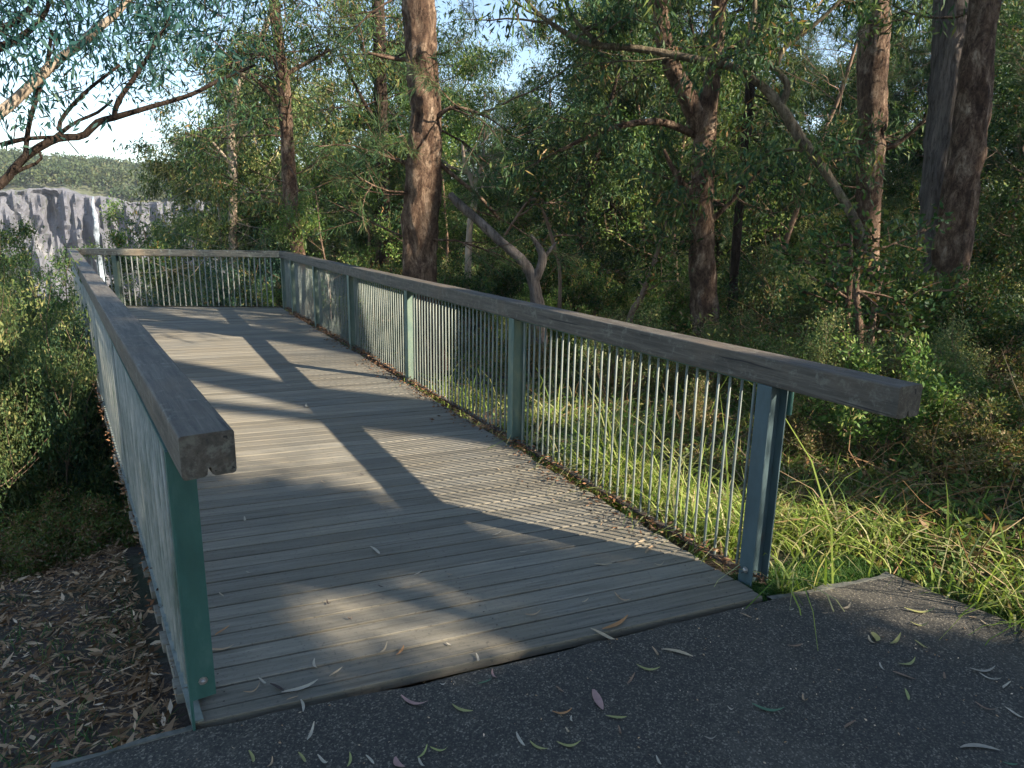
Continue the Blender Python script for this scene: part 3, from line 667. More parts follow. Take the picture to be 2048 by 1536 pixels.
leaves(mb, P, D, Lg, Lg*r.uniform(.12, .4, len(P)), r, tint=tn)
ns = 2600; ks = r.integers(0, len(P), ns)
for k in ks:
    p = P[k]+np.array([0, 0, .02]); d = norm(r.normal(0, 1, 3)*np.array([1, 1, .6])+np.array([0, 0, .25])); l = r.uniform(.15, .6)
    q = np.array([p, p+d*l*.5+r.normal(0, .03, 3), p+d*l+r.normal(0, .06, 3)]); tube(mb, q, [.004, .003, .0015], 3, tint=r.uniform(.62, .98), cap=False)
tag(mb.build('ground_cover', m_cover), 'tangled low undergrowth of dead bracken and small leaves under the trees', 'undergrowth', kind='stuff')

# ------------------------------------------------------------------ plants
def jit(r, v, s): return v+r.normal(0, s, 3)
def crown(mbw, mbl, segs, r, kind, per, rad, ls=1.0, tint_c=None):
    """segs: list of (tip, dir) twig ends; clusters of leaves round them."""
    for (tip, dr) in segs:
        n = int(per*1.7*r.uniform(.6, 1.4)); tb = np.clip(r.normal(.5, .16), .05, .95) if tint_c is None else tint_c
        c = tip-dr*rad*.5
        if kind == 'gum':
            P = c+r.normal(0, rad*.39, (n, 3))*np.array([1, 1, .8]); D = norm(r.normal(0, .55, (n, 3))+np.array([0, 0, -.75])+dr*.3)
            L = r.uniform(.08, .15, n)*ls; W = L*r.uniform(.16, .25, n)
        elif kind == 'broad':
            P = c+r.normal(0, rad*.38, (n, 3)); D = norm(r.normal(0, .8, (n, 3))+dr*.6+np.array([0, 0, .1]))
            L = r.uniform(.04, .085, n)*ls; W = L*r.uniform(.34, .52, n)
        elif kind == 'small':
            P = c+r.normal(0, rad*.38, (n, 3)); D = norm(r.normal(0, .8, (n, 3))+dr*.5)
            L = r.uniform(.025, .06, n)*ls; W = L*r.uniform(.25, .45, n)
        else:   # needle
            t = r.uniform(-.2, 1, n)[:, None]; P = tip-dr*rad*1.2*(1-t); D = norm(dr*.9+r.normal(0, .5, (n, 3))+np.array([0, 0, -.25]))
            L = r.uniform(.10, .22, n); W = r.uniform(.004, .008, n)*ls
        leaves(mbl, P, D, L, W, r, tint=np.clip(tb+r.normal(0, .2, n), 0, 1))
def branchy(r, base, dr, length, rad, depth, out, mbw, nsub=4, sides=5, sag=-.0, spread=.7, lift=.12):
    """recursive limb; appends twig tips to out."""
    k = 5 if depth > 0 else 3; pts = [base]; d = dr/np.linalg.norm(dr)
    for i in range(k):
        d = norm(d+r.normal(0, .16, 3)+np.array([0, 0, lift*.5+sag])); pts.append(pts[-1]+d*length/k)
    pts = np.array(pts); tube(mbw, pts, np.linspace(rad, rad*.45, k+1), sides, cap=False)
    if depth == 0: out.append((pts[-1], d)); return
    for j in range(nsub):
        t = r.uniform(.35, 1.0); i = min(int(t*k), k-1); p = pts[i]+(pts[i+1]-pts[i])*(t*k-i)
        nd = norm(d+r.normal(0, spread, 3)+np.array([0, 0, lift]))
        branchy(r, p, nd, length*r.uniform(.4, .65), rad*.5, depth-1, out, mbw, nsub, max(3, sides-1), sag, spread, lift)
    out.append((pts[-1], d))

HT = {}; RD = {}
def key(o): return [c.data.name for c in o.children if c.name.split('.')[0] in ('crown', 'foliage')][0]
def note(root, m):
    v = np.concatenate(m.v); HT[key(root)] = float(np.percentile(v[:, 2], 97)); RD[key(root)] = float(np.percentile(np.hypot(v[:, 0], v[:, 1]), 95))
def proto_tree(seed, H, base, spread, kind, leaf_m, bark_m, tr=.09, limbs=12, per=26, rad=.32, nsub=4, name='tree', lean=.04, ls=1.35, hole=None):
    r = np.random.default_rng(seed); root = empty(name); mbw = MB(); mbl = MB(); n = 14
    d = np.array([r.normal(0, lean), r.normal(0, lean), 1.0]); pts = [np.array([0, 0, -.3])]
    for i in range(n): d = norm(d+r.normal(0, .05, 3)*np.array([1, 1, 0])); pts.append(pts[-1]+d*(H+.3)/n)
    pts = np.array(pts); tube(mbw, resample(pts, 40), np.linspace(tr, tr*.25, 40), 9, .12, seed)
    out = []
    for j in range(limbs):
        t = base+(1-base)*((j+r.uniform(0, 1))/limbs); i = min(int(t*n), n-1); p = pts[i]+(pts[i+1]-pts[i])*(t*n-i)
        a = j*2.4+r.uniform(-.5, .5); el = r.uniform(.0, .7); dd = np.array([math.cos(a)*math.cos(el), math.sin(a)*math.cos(el), math.sin(el)])
        branchy(r, p, dd, spread*(1-.45*t)*r.uniform(.75, 1.2), tr*.22*(1-.5*t), 2, out, mbw, nsub, 5)
    if hole is not None: out = [o_ for o_ in out if not hole(o_[0])]
    crown(mbw, mbl, out, r, kind, per, rad, ls)
    mbw.build('trunk', bark_m, root, smooth=True); mbl.build('crown', leaf_m, root); note(root, mbl); return root
def proto_shrub(seed, H, W, kind, leaf_m, per=30, rad=.22, stems=9, nsub=4, name='shrub', bark=None):
    r = np.random.default_rng(seed); root = empty(name); mbw = MB(); mbl = MB(); out = []
    for j in range(stems):
        a = j*2.4+r.uniform(-.4, .4); q = r.uniform(.1, 1); dd = norm(np.array([math.cos(a)*q*W/H, math.sin(a)*q*W/H, 1.0]))
        branchy(r, np.array([math.cos(a)*.05, math.sin(a)*.05, -.1]), dd, H*r.uniform(.55, .85), .008+.005*H, 2, out, mbw, nsub, 4, 0, .6, .15)
    crown(mbw, mbl, out, r, kind, per, rad)
    mbw.build('stem', bark or m_barkb, root, smooth=True); mbl.build('foliage', leaf_m, root); note(root, mbl); return root

LG = {}
def reg(root, label, cat, group): tag(root, label, cat, group); return root
T1 = reg(proto_tree(101, 7.5, .12, 2.6, 'gum', m_gum, m_barkd, .10, 16, 26, .36), 'slender gum sapling with drooping leaves deep in the dark wood', 'tree', 'gum saplings deep in the wood')
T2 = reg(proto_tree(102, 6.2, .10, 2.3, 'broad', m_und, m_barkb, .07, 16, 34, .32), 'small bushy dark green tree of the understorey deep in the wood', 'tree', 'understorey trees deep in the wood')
T3 = reg(proto_tree(103, 8.5, .10, 2.4, 'needle', m_need, m_barkb, .09, 18, 42, .34), 'feathery needle-leaved tree deep in the wood', 'tree', 'feathery trees deep in the wood')
T4 = reg(proto_tree(104, 14, .22, 4.2, 'gum', m_gum, m_barkg, .2, 20, 42, .6, nsub=4), 'tall gum tree at the back of the wood', 'tree', 'tall gums at the back of the wood')
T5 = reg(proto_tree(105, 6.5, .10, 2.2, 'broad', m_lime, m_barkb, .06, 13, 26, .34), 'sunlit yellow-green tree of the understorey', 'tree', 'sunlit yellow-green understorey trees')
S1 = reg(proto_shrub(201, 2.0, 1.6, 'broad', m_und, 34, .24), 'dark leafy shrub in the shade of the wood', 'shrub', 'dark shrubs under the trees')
S2 = reg(proto_shrub(202, 1.7, 1.5, 'small', m_pale, 44, .22), 'fine-leaved pale green shrub under the trees', 'shrub', 'pale fine-leaved shrubs under the trees')
S3 = reg(proto_shrub(203, 2.4, 1.6, 'gum', m_gum, 24, .3), 'loose long-leaved shrub under the trees', 'shrub', 'long-leaved shrubs under the trees')
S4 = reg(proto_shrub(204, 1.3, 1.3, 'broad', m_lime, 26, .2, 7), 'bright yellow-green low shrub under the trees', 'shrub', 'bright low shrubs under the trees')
used = set()
def place(root, x, y, rz=0, sc=1.0, label=None, group=None, dz=0.0, cat=None):
    z = float(ground_h(x, y))+dz
    if key(root) in used: o = dup(root, (x, y, z), rz, sc)
    else:
        o = root; o.location = (x, y, z); o.rotation_euler = (0, 0, rz); o.scale = (sc,)*3; used.add(key(root))
    if label: o['label'] = label
    if group: o['group'] = group
    elif label and 'group' in o.keys(): del o['group']
    if cat: o['category'] = cat
    return o
def pol(az, D): return math.sin(RAD(az))*D, math.cos(RAD(az))*D

# the wood on the right and behind
rg = random.Random(42); placed = []
def ok(x, y, md):
    for (a, b) in placed:
        if (a-x)**2+(b-y)**2 < md*md: return False
    return True
def in_gap(az, D, pr, sc): return D > 24 and (-18.5 < az < -10.5 or 22.6 < az < 27) and HT[key(pr)]*sc > 1.6+D*.13
def wood(n, protos, amin, amax, dmin, dmax, md, vmin, smin, smax, tries=4000):
    c = 0
    while c < n and tries > 0:
        tries -= 1; az = rg.uniform(amin, amax); D = dmin+(dmax-dmin)*rg.random()**.8; x, y = pol(az, D)
        v = (x-R0[0])*nR[0]+(y-R0[1])*nR[1]
        if v < vmin or not ok(x, y, md): continue
        pr = protos[rg.randrange(len(protos))]; sc = rg.uniform(smin, smax)
        if D > 14.5 and (-17.5 < az < -11 or 23.2 < az < 26.3 or 29.2 < az < 30.8): sc = min(sc, (1.6+D*.085)/HT[key(pr)])
        if not in_gap(az, D, pr, sc): placed.append((x, y)); place(pr, x, y, rg.uniform(0, 6.28), sc); c += 1
S5 = reg(proto_shrub(205, .95, 1.2, 'small', leafmat('bracken', [(0, (.04, .08, .025)), (.35, (.11, .14, .04)), (.6, (.2, .17, .06)), (.85, (.3, .18, .09)), (1, (.4, .3, .18))], .3), 30, .16, 8, 4), 'low tangle of browning bracken in front of the trees', 'bracken', 'browning bracken in front of the trees')
wood(26, [S5, S2, S5, S1], 8, 46, 7.4, 10, .8, 1.9, .4, .75)
wood(34, [S5, S5, S4, S2], 8, 46, 5.2, 8.5, .62, 1.7, .4, .62)
wood(12, [S5, S4, S2], -14, 8, 7.8, 10, .9, 1.6, .4, .7)
wood(34, [S1, S2, S3, S4, S1], -20, 44, 10.6, 14, 1.0, 1.9, .55, .85)
wood(36, [T2, T3, T5, T2, T1], -16, 46, 11.5, 18, 1.5, 3.0, .6, .95)
wood(40, [S1, S3, S2, S1], -22, 46, 12, 22, 1.3, 2.6, .9, 1.5)
wood(84, [T1, T2, T3, T1, T2, T5], -18, 46, 15.5, 30, 1.6, 4.0, .9, 1.3)
wood(70, [T4, T1, T4, T2], -20, 48, 27, 55, 3.0, 6.0, 1.0, 1.5)

# ------------------------------------------------------------------ named trees whose stems can be told apart
def px_path(L, wpx=True):
    """[(x,y,width_px,D)] -> points and radii"""
    P = []; R = []
    for (x, y, wd, D) in L:
        p = at(x, y, D); P.append(p); R.append(wd/FPX*np.linalg.norm(p-C0)/2)
    return np.array(P), np.array(R)
def stem(mb, L, sides=14, rough=.16, seed=1, n=None, fr=6.0, foot=None):
    P, R = px_path(L)
    if foot is not None:
        P = np.concatenate([[foot], P]); R = np.concatenate([[R[0]*1.7], R])
    n = n or max(8, int(np.linalg.norm(np.diff(P, axis=0), axis=1).sum()/.06))
    q = resample(np.c_[P, R], min(n, 260)); tube(mb, q[:, :3], np.maximum(q[:, 3], .002), sides, rough, seed, fr=fr); return q
def sprays(r, q, t0, t1, n, L, mbw, out, rad=.012, spread=1.0, up=.1, depth=1, nsub=4):
    m = len(q)
    for k in range(n):
        t = r.uniform(t0, t1); p = q[int(t*(m-1)), :3]; a = r.uniform(0, 6.28)
        branchy(r, p, norm(np.array([math.cos(a), math.sin(a), up+r.normal(0, .3)])), L*r.uniform(.5, 1.2), rad, depth, out, mbw, nsub, 4, 0, .6, .05)
def mktree(name, label, cat, parts, bark, leaf=None, spr=None, seed=1, kind='gum', per=22, rad=.3, sides=16, rough=.16, group=None, foot=True, extra=None, ls=1.0, bark2=None):
    """parts: list of px stems (first is the main stem)."""
    P, R = px_path(parts[0]); b = P[0]; g = float(ground_h(b[0], b[1])); base = (b[0], b[1], g)
    root = tag(empty(name, base), label, cat, group); mb = MB(); r = np.random.default_rng(seed); out = []; q0 = None
    for i, L in enumerate(parts):
        if i >= 1 and bark2 is not None:
            mb.build('trunk' if i == 1 else 'branch', bark if i == 1 else bark2, root, smooth=True, off=base); mb = MB()
        q = stem(mb, L, sides if i == 0 else max(6, sides-6), rough, seed+i, foot=(np.array([b[0], b[1], g-.25]) if i == 0 and foot else None))
        if i == 0: q0 = q
        if spr and i > 0 and spr.get('limbs'): sprays(r, q, .3, 1, spr['limbs'], spr['L']*.7, mb, out)
    if spr: sprays(r, q0, spr['t'][0], spr['t'][1], spr['n'], spr['L'], mb, out, spr.get('r', .015), depth=spr.get('d', 1))
    if extra:
        mt_ = MB(); extra(mt_, out, r); tag(mt_.build('twigs', bark2 or bark, root, off=base), kind='stuff')
    if bark2 is not None: mb.build('branch', bark2, root, smooth=True, off=base)
    else: mb.build('trunk', bark, root, smooth=True, off=base)
    if leaf and out:
        ml = MB(); crown(None, ml, out, r, kind, per, rad, ls); ml.build('crown', leaf, root, off=base)
    return root
D = 8.6
mktree('rough_barked_tree', 'stout tree with flaking red-brown bark rising just behind the long railing, left of centre', 'tree',
       [[(852, 690, 70, D), (840, 560, 64, D), (843, 430, 66, D), (848, 330, 62, D), (852, 240, 58, D), (846, 170, 54, D), (842, 80, 56, D), (838, 0, 54, D), (835, -200, 50, D), (842, -600, 44, D), (850, -1100, 34, D)],
        [(850, 300, 12, D), (900, 345, 8, D), (960, 395, 7, D+.2), (1000, 440, 5, D+.3)], [(860, 250, 10, D), (905, 215, 7, D-.2), (980, 235, 5, D-.3)], [(850, 330, 8, D), (800, 322, 7, D), (745, 300, 4, D)],
        [(850, 120, 9, D), (790, 118, 7, D), (735, 105, 4, D)]],
       m_barkr, m_need, dict(t=(.2, .95), n=26, L=1.3, limbs=4), 5, 'needle', 34, .3, 30, .2)
D = 9.4
mktree('forked_tree', 'russet tree that forks in two at eye height, right of centre', 'tree',
       [[(1412, 690, 54, D), (1408, 600, 51, D), (1404, 500, 44, D), (1404, 400, 41, D), (1408, 300, 39, D), (1410, 240, 38, D), (1425, 150, 27, D), (1436, 60, 25, D), (1440, -100, 22, D), (1450, -500, 16, D)],
        [(1407, 262, 38, D), (1375, 195, 32, D-.1), (1335, 110, 28, D-.2), (1316, 0, 26, D-.3), (1300, -200, 22, D-.4)],
        [(1400, 275, 14, D), (1330, 246, 12, D-.2), (1260, 248, 11, D-.4), (1180, 272, 8, D-.5), (1120, 302, 5, D-.5)],
        [(1402, 440, 18, D), (1385, 395, 12, D-.2), (1350, 345, 10, D-.3), (1328, 300, 6, D-.3)],
        [(1352, 348, 8, D-.3), (1362, 372, 9, D-.25), (1384, 408, 9, D-.2)],
        [(1425, 440, 9, D), (1470, 395, 7, D-.1), (1535, 325, 4, D-.2)]],
       m_barkr, m_gum, dict(t=(.45, .95), n=18, L=1.2, limbs=5), 7, 'gum', 20, .3, 26, .16)
D = 8.3
mktree('mossy_leaning_tree', 'thin mossy tree arching from lower right up to the left across the wood', 'tree',
       [[(1748, 710, 16, D), (1752, 600, 15, D), (1742, 520, 14, D), (1710, 440, 15, D), (1655, 350, 15, D), (1600, 275, 18, D), (1555, 205, 16, D), (1490, 145, 15, D), (1420, 125, 14, D), (1280, 98, 12, D), (1180, 88, 11, D), (1110, 52, 8, D), (1062, 12, 6, D), (1030, -40, 5, D)],
        [(1560, 215, 14, D), (1575, 170, 11, D), (1540, 130, 10, D), (1498, 95, 9, D), (1510, 20, 8, D), (1500, -60, 7, D)],
        [(1555, 130, 8, D), (1570, 95, 9, D), (1640, 40, 7, D), (1700, -20, 5, D)],
        [(1200, 90, 8, D), (1150, 40, 6, D), (1120, -20, 4, D)],
        [(1640, 335, 7, D), (1600, 300, 6, D+.1), (1560, 305, 4, D+.2)]],
       m_barkm, m_gum, dict(t=(.5, 1), n=8, L=.9, limbs=4), 9, 'gum', 18, .26, 14, .2)
D = 13.0
mktree('patchy_barked_tree', 'sunlit tree with patchy cream and brown bark standing against blue sky gaps, upper right', 'tree',
       [[(1738, 640, 40, D), (1734, 500, 38, D), (1738, 400, 40, D), (1744, 250, 45, D), (1745, 150, 45, D), (1748, 60, 47, D), (1752, 0, 45, D), (1758, -200, 41, D), (1770, -500, 36, D)],
        [(1742, 300, 12, D), (1790, 290, 8, D), (1850, 240, 5, D)]],
       m_barkr, m_gum, dict(t=(.3, .95), n=12, L=1.6, limbs=4), 11, 'gum', 24, .35, 20, .12)
D = 10.4
mktree('grey_trunked_tree', 'grey fibrous trunk, left one of the close pair at the right edge', 'tree',
       [[(1838, 720, 56, D), (1850, 600, 53, D), (1868, 480, 51, D), (1884, 330, 53, D), (1896, 200, 54, D), (1903, 80, 53, D), (1908, 0, 51, D), (1918, -300, 44, D), (1930, -700, 37, D)]],
       m_barkg, m_gum, dict(t=(.55, .98), n=16, L=1.8, limbs=0), 13, 'gum', 26, .4, 28, .14)
D = 9.8
mktree('russet_leaning_tree', 'leaning russet trunk, right one of the close pair at the right edge', 'tree',
       [[(1868, 745, 61, D), (1885, 640, 56, D), (1900, 520, 54, D), (1918, 400, 53, D), (1938, 270, 48, D), (1950, 160, 46, D), (1962, 60, 42, D), (1970, 0, 41, D), (2000, -300, 36, D), (2030, -700, 31, D)],
        [(1885, 735, 12, D-.3), (1905, 620, 9, D-.3), (1930, 480, 8, D-.3), (1945, 380, 6, D-.3)]],
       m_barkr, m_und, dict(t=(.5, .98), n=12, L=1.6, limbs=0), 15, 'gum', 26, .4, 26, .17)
D = 15
mktree('background_gum', 'reddish-trunked gum with dark crown standing beyond the far corner of the railing', 'tree',
       [[(604, 560, 29, D), (590, 470, 26, D), (582, 400, 26, D), (577, 330, 24, D), (573, 250, 23, D), (568, 180, 21, D), (560, 120, 20, D), (548, 0, 17, D), (535, -150, 15, D), (530, -350, 10, D)],
        [(560, 130, 10, D), (520, 105, 7, D), (495, 70, 5, D)], [(568, 150, 9, D), (610, 128, 7, D), (660, 100, 4, D)], [(575, 250, 9, D), (540, 190, 7, D), (500, 150, 5, D)]],
       m_barkr, m_gum, dict(t=(.28, .98), n=44, L=2.2, limbs=6), 17, 'gum', 30, .42, 14, .14)
D = 16.5
mktree('background_gum', 'thin dark straight trunk left of the stout red-brown tree', 'tree',
       [[(772, 560, 26, D), (768, 430, 25, D), (765, 300, 24, D), (760, 150, 23, D), (756, 0, 22, D), (750, -250, 16, D)],
        [(764, 260, 9, D), (720, 190, 7, D), (680, 100, 5, D)], [(762, 200, 8, D), (735, 120, 6, D), (700, 30, 4, D)]],
       m_barkd, m_gum, dict(t=(.3, .98), n=38, L=2.0, limbs=6), 19, 'gum', 26, .4, 12, .1)
D = 19
mktree('background_gum', 'slim pale pinkish gum beyond the middle of the far railing', 'tree',
       [[(468, 520, 16, D), (466, 400, 15, D), (466, 330, 15, D), (461, 260, 14, D), (470, 190, 12, D), (492, 140, 11, D), (525, 70, 10, D), (550, 0, 9, D), (570, -120, 6, D)],
        [(463, 330, 7, D), (430, 290, 5, D), (395, 255, 4, D)], [(467, 300, 6, D), (490, 270, 5, D), (530, 240, 3, D)]],
       m_barkp, m_gum, dict(t=(.2, .98), n=40, L=2.3, limbs=6), 21, 'gum', 26, .45, 10, .06)
D = 11
mktree('forked_sapling', 'thin pale sapling splitting into three upright stems beside the stout red-brown tree', 'sapling',
       [[(934, 620, 14, D), (936, 540, 13, D), (940, 450, 12, D), (950, 395, 12, D), (945, 365, 10, D), (930, 325, 7, D), (925, 290, 5, D)],
        [(948, 372, 8, D), (962, 335, 7, D), (968, 300, 5, D)], [(947, 366, 6, D), (947, 330, 5, D), (950, 300, 4, D)]],
       m_barkp, m_need, dict(t=(.8, 1), n=8, L=.7, limbs=2), 23, 'needle', 26, .25, 8, .08)
D = 8.4
mktree('broken_tree', 'pale broken limb slanting down to a forked stump behind the railing', 'tree',
       [[(1078, 640, 30, D), (1072, 590, 26, D), (1062, 550, 22, D), (1038, 515, 20, D), (1000, 482, 18, D), (950, 435, 17, D), (918, 408, 15, D), (900, 388, 12, D)],
        [(1070, 560, 20, D), (1085, 520, 18, D), (1078, 495, 14, D), (1062, 470, 8, D)], [(1084, 520, 10, D), (1100, 500, 8, D), (1112, 485, 4, D)]],
       m_barkg, None, None, 25, sides=12, rough=.2)
for i, (pts, lab) in enumerate([
    ([(1690, 760, 12, 7.2), (1694, 640, 11, 7.2), (1700, 560, 9, 7.3), (1702, 470, 6, 7.4)], 'thin reddish sapling stem, left one of three behind the beam end'),
    ([(1716, 780, 16, 7.0), (1718, 660, 14, 7.0), (1712, 580, 11, 7.1), (1722, 500, 7, 7.2)], 'thin reddish sapling stem, middle one of three behind the beam end'),
    ([(1738, 770, 12, 7.6), (1741, 680, 12, 7.6), (1752, 600, 10, 7.7), (1772, 520, 6, 7.8)], 'thin mossy sapling stem, right one of three behind the beam end'),
    ([(1010, 470, 5, 10), (1060, 400, 5, 10), (1085, 420, 6, 10), (1110, 500, 7, 10), (1120, 560, 7, 10)][::-1], 'bare grey crooked twig stem in the dark gap right of the broken limb'),
    ([(1260, 640, 14, 9.5), (1285, 590, 12, 9.5), (1310, 520, 9, 9.5), (1335, 440, 6, 9.6)], 'dark stem leaning right, just left of the russet forked tree')]):
    mktree('sapling', lab, 'sapling', [pts], m_barkr if i < 2 else m_barkb, m_und, dict(t=(.55, 1), n=7, L=.6), 40+i, 'broad', 16, .2, 7, .1)
mktree('slanting_branch_tree', 'dark thin trunk leaning left between the forked tree and the mossy one', 'tree',
       [[(1462, 640, 18, 10.5), (1478, 420, 16, 10.5), (1490, 300, 17, 10.5), (1500, 180, 16, 10.5), (1508, 100, 14, 10.5), (1520, -100, 11, 10.5)]], m_barkd, m_gum, dict(t=(.5, 1), n=12, L=1.2), 61, 'gum', 22, .3, 10, .1)

# overhanging gum at the top left, rooted out of frame
D = 6.2
def tealx(mb, out, r):
    for (x0, x1, y0, y1, n) in ((-60, 260, -120, 60, 60), (-40, 220, 60, 175, 22), (150, 420, -80, 110, 40), (200, 330, 60, 150, 10), (330, 520, -60, 60, 16), (10, 130, 190, 260, 5)):
        for k in range(n):
            p = at(r.uniform(x0, x1), r.uniform(y0, y1), D+r.normal(.2, .7)); d = norm(r.normal(0, 1, 3)+np.array([0, 0, -.3])); out.append((p, d))
            tube(mb, np.array([p-d*.35+r.normal(0, .05, 3), p-d*.15, p]), [.005, .003, .002], 3, cap=False)
mktree('overhanging_gum', 'teal-tinted gum reaching in from the left with dark bare branches across the pale sky', 'tree',
       [[(-620, 700, 90, 5.6), (-520, 520, 70, 5.7), (-330, 400, 40, 5.8), (-120, 300, 24, 6.0), (0, 225, 16, D), (60, 172, 15, D), (110, 125, 14, D), (165, 85, 13, D), (188, 62, 13, D), (240, 20, 9, D), (300, -60, 6, D)],
        [(-330, 410, 30, 5.8), (-100, 420, 20, 6.1), (0, 368, 14, D), (30, 335, 12, D), (62, 305, 12, D), (115, 277, 12, D), (165, 272, 11, D), (195, 245, 11, D), (232, 234, 10, D), (300, 214, 8, D), (380, 190, 7, D), (440, 160, 6, D), (510, 130, 4, D)],
        [(228, 236, 8, D), (235, 205, 8, D), (262, 165, 7, D), (285, 130, 6, D), (315, 80, 5, D), (340, 30, 4, D)],
        [(110, 275, 8, D), (150, 245, 6, D), (195, 225, 5, D), (225, 200, 4, D)],
        [(118, 262, 7, D), (122, 240, 6, D), (150, 205, 6, D), (185, 172, 5, D), (240, 130, 4, D)],
        [(50, 315, 7, D), (58, 250, 7, D), (75, 190, 7, D), (92, 140, 6, D), (104, 60, 5, D)],
        [(0, 290, 8, D), (50, 278, 7, D), (110, 274, 6, D)],
        [(0, 375, 9, D), (30, 345, 7, D), (80, 322, 5, D), (78, 300, 4, D)],
        [(-60, 120, 14, D), (0, 95, 13, D), (40, 75, 10, D), (85, 35, 8, D), (110, -30, 6, D)],
        [(-60, 90, 12, D), (0, 58, 10, D), (45, 35, 9, D), (75, -10, 7, D)]],
       m_barkp, m_teal, None, 71, 'gum', 22, .3, 12, .06, extra=tealx, ls=.72, bark2=m_barkd)

# bushes on the left slope, beyond the far railing and in the valley
def proto_bush(seed, H, W, kind, leaf, per, rad, stems=16): return proto_shrub(seed, H, W, kind, leaf, per, rad, stems, 5)
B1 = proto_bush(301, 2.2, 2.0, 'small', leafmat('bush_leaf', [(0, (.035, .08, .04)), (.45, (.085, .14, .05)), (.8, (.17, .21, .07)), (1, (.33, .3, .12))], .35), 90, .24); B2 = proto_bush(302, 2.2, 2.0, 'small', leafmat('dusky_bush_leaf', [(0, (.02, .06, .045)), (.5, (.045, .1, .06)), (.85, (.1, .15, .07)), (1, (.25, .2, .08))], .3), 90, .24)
def bush(root, px, D, ztop, hgt, rad, label, rz=0.0):
    p = at(px, 500, D); x, y = p[0], p[1]; sc = hgt/HT[key(root)]; g = float(ground_h(x, y))
    o = place(root, x, y, rz, sc, label, cat='bush'); o.location.z = ztop-hgt if ztop is not None else g; o.name = 'bush'; q = rad/RD[key(root)]; o.scale = (q, q, sc)
    if ztop is not None and o.location.z > g: o.location.z = g-.05
    return o
bush(B1, 65, 9.0, .35, 3.0, 1.0, 'pale yellow-green bush beside the left railing, below the cliff', .3)
bush(B1, -80, 8.2, .6, 3.4, 1.0, 'pale tall bush cut by the left edge of the photo', 1.3)
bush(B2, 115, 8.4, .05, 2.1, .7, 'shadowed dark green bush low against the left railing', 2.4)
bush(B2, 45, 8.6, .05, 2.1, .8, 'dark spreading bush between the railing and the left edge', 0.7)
bush(B1, -20, 8.4, .15, 2.4, .8, 'yellow-flecked bush at the left edge above the bark litter', 4.0)
bush(B1, 45, 11.5, .45, 3.6, .8, 'pale bush farther down the slope beside the far half of the left railing', 5.0)
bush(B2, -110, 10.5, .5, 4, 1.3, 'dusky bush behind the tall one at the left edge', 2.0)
F1 = proto_shrub(303, .5, 1.6, 'small', m_cover, 26, .14, 7, 3)
for (px, D_, rz) in ((60, 6.6, 0), (120, 6.2, 2), (0, 6.4, 4), (170, 7.0, 1), (90, 7.2, 3), (20, 7.3, 5), (-40, 6.0, 2.5)):
    p = at(px, 500, D_); place(F1, p[0], p[1], rz, .8, 'small ferny plant at the upper edge of the bark litter, under the left bushes', 'ferny plants above the bark litter', cat='fern')
bush(B1, 270, 17.6, .9, 4.0, 2.1, 'pale bush growing up behind the left half of the far railing', 1.0)
bush(B2, 205, 18.5, .75, 3.8, 1.4, 'dusky bush rising behind the far left corner of the railing', 3.3)
bush(B1, 330, 19.5, 1.0, 4.2, 2.0, 'pale bush filling the gap left of the dusky bush behind the far railing', 4.4)
bush(B2, 385, 17.2, .95, 4, 1.8, 'dusky bush growing behind the middle of the far railing', 3.0)
bush(B2, 490, 17.8, .9, 4, 1.9, 'dark bush behind the right half of the far railing', 5.5)
# pale feathery trees on the valley side, between cliff and wood
T6 = proto_tree(106, 8, .2, 2.8, 'gum', m_pale, m_barkp, .09, 18, 30, .4)
for (px, D_, top, hgt, rz, sc, lab) in ((440, 20, 3.4, 8, .4, .9, 'pale grey-green tree spilling in front of the cliff, left of the slim pale gum'),
                                                            (520, 22, 5.5, 9, 4.0, 1.1, 'pale tree right of the slim pale gum'),
                              (650, 24, 6.0, 9, 1.0, 1.15, 'pale tree between the reddish gum and the thin dark trunk')):
    p = at(px, 450, D_); o = place(T6, p[0], p[1], rz, sc, lab, cat='tree'); o.location.z = top-HT[key(T6)]*sc
for (px, D_, top, rz, sc, pr) in ((40, 30, .9, 1, 1.0, T2), (110, 26, .35, 2, .9, T5), (170, 24, .3, 4, .9, T2), (235, 25, .9, 5, 1.0, T2), (280, 28, 1.8, 0, 1.0, T5), (-20, 24, 1.2, 3, .9, T2), (560, 20, 4.2, 1, .9, T5), (700, 17, 3.2, 2, .75, T3), (640, 15.5, 2.6, 5, .65, T5), (760, 20, 5, 3, .9, T2), (520, 18, 2.4, 0, .7, T2), (860, 22, 7, 3, 1.2, T1), (610, 26, 7.5, 4, 1.4, T1), (740, 28, 9.5, 2, 1.5, T1), (470, 30, 7.5, 2.5, 1.4, T1), (450, 34, 7.0, .5, 1.2, T1)):
    p = at(px, 450, D_); hh = HT[key(pr)]; o = place(pr, p[0], p[1], rz, sc); o.location.z = top-hh*sc

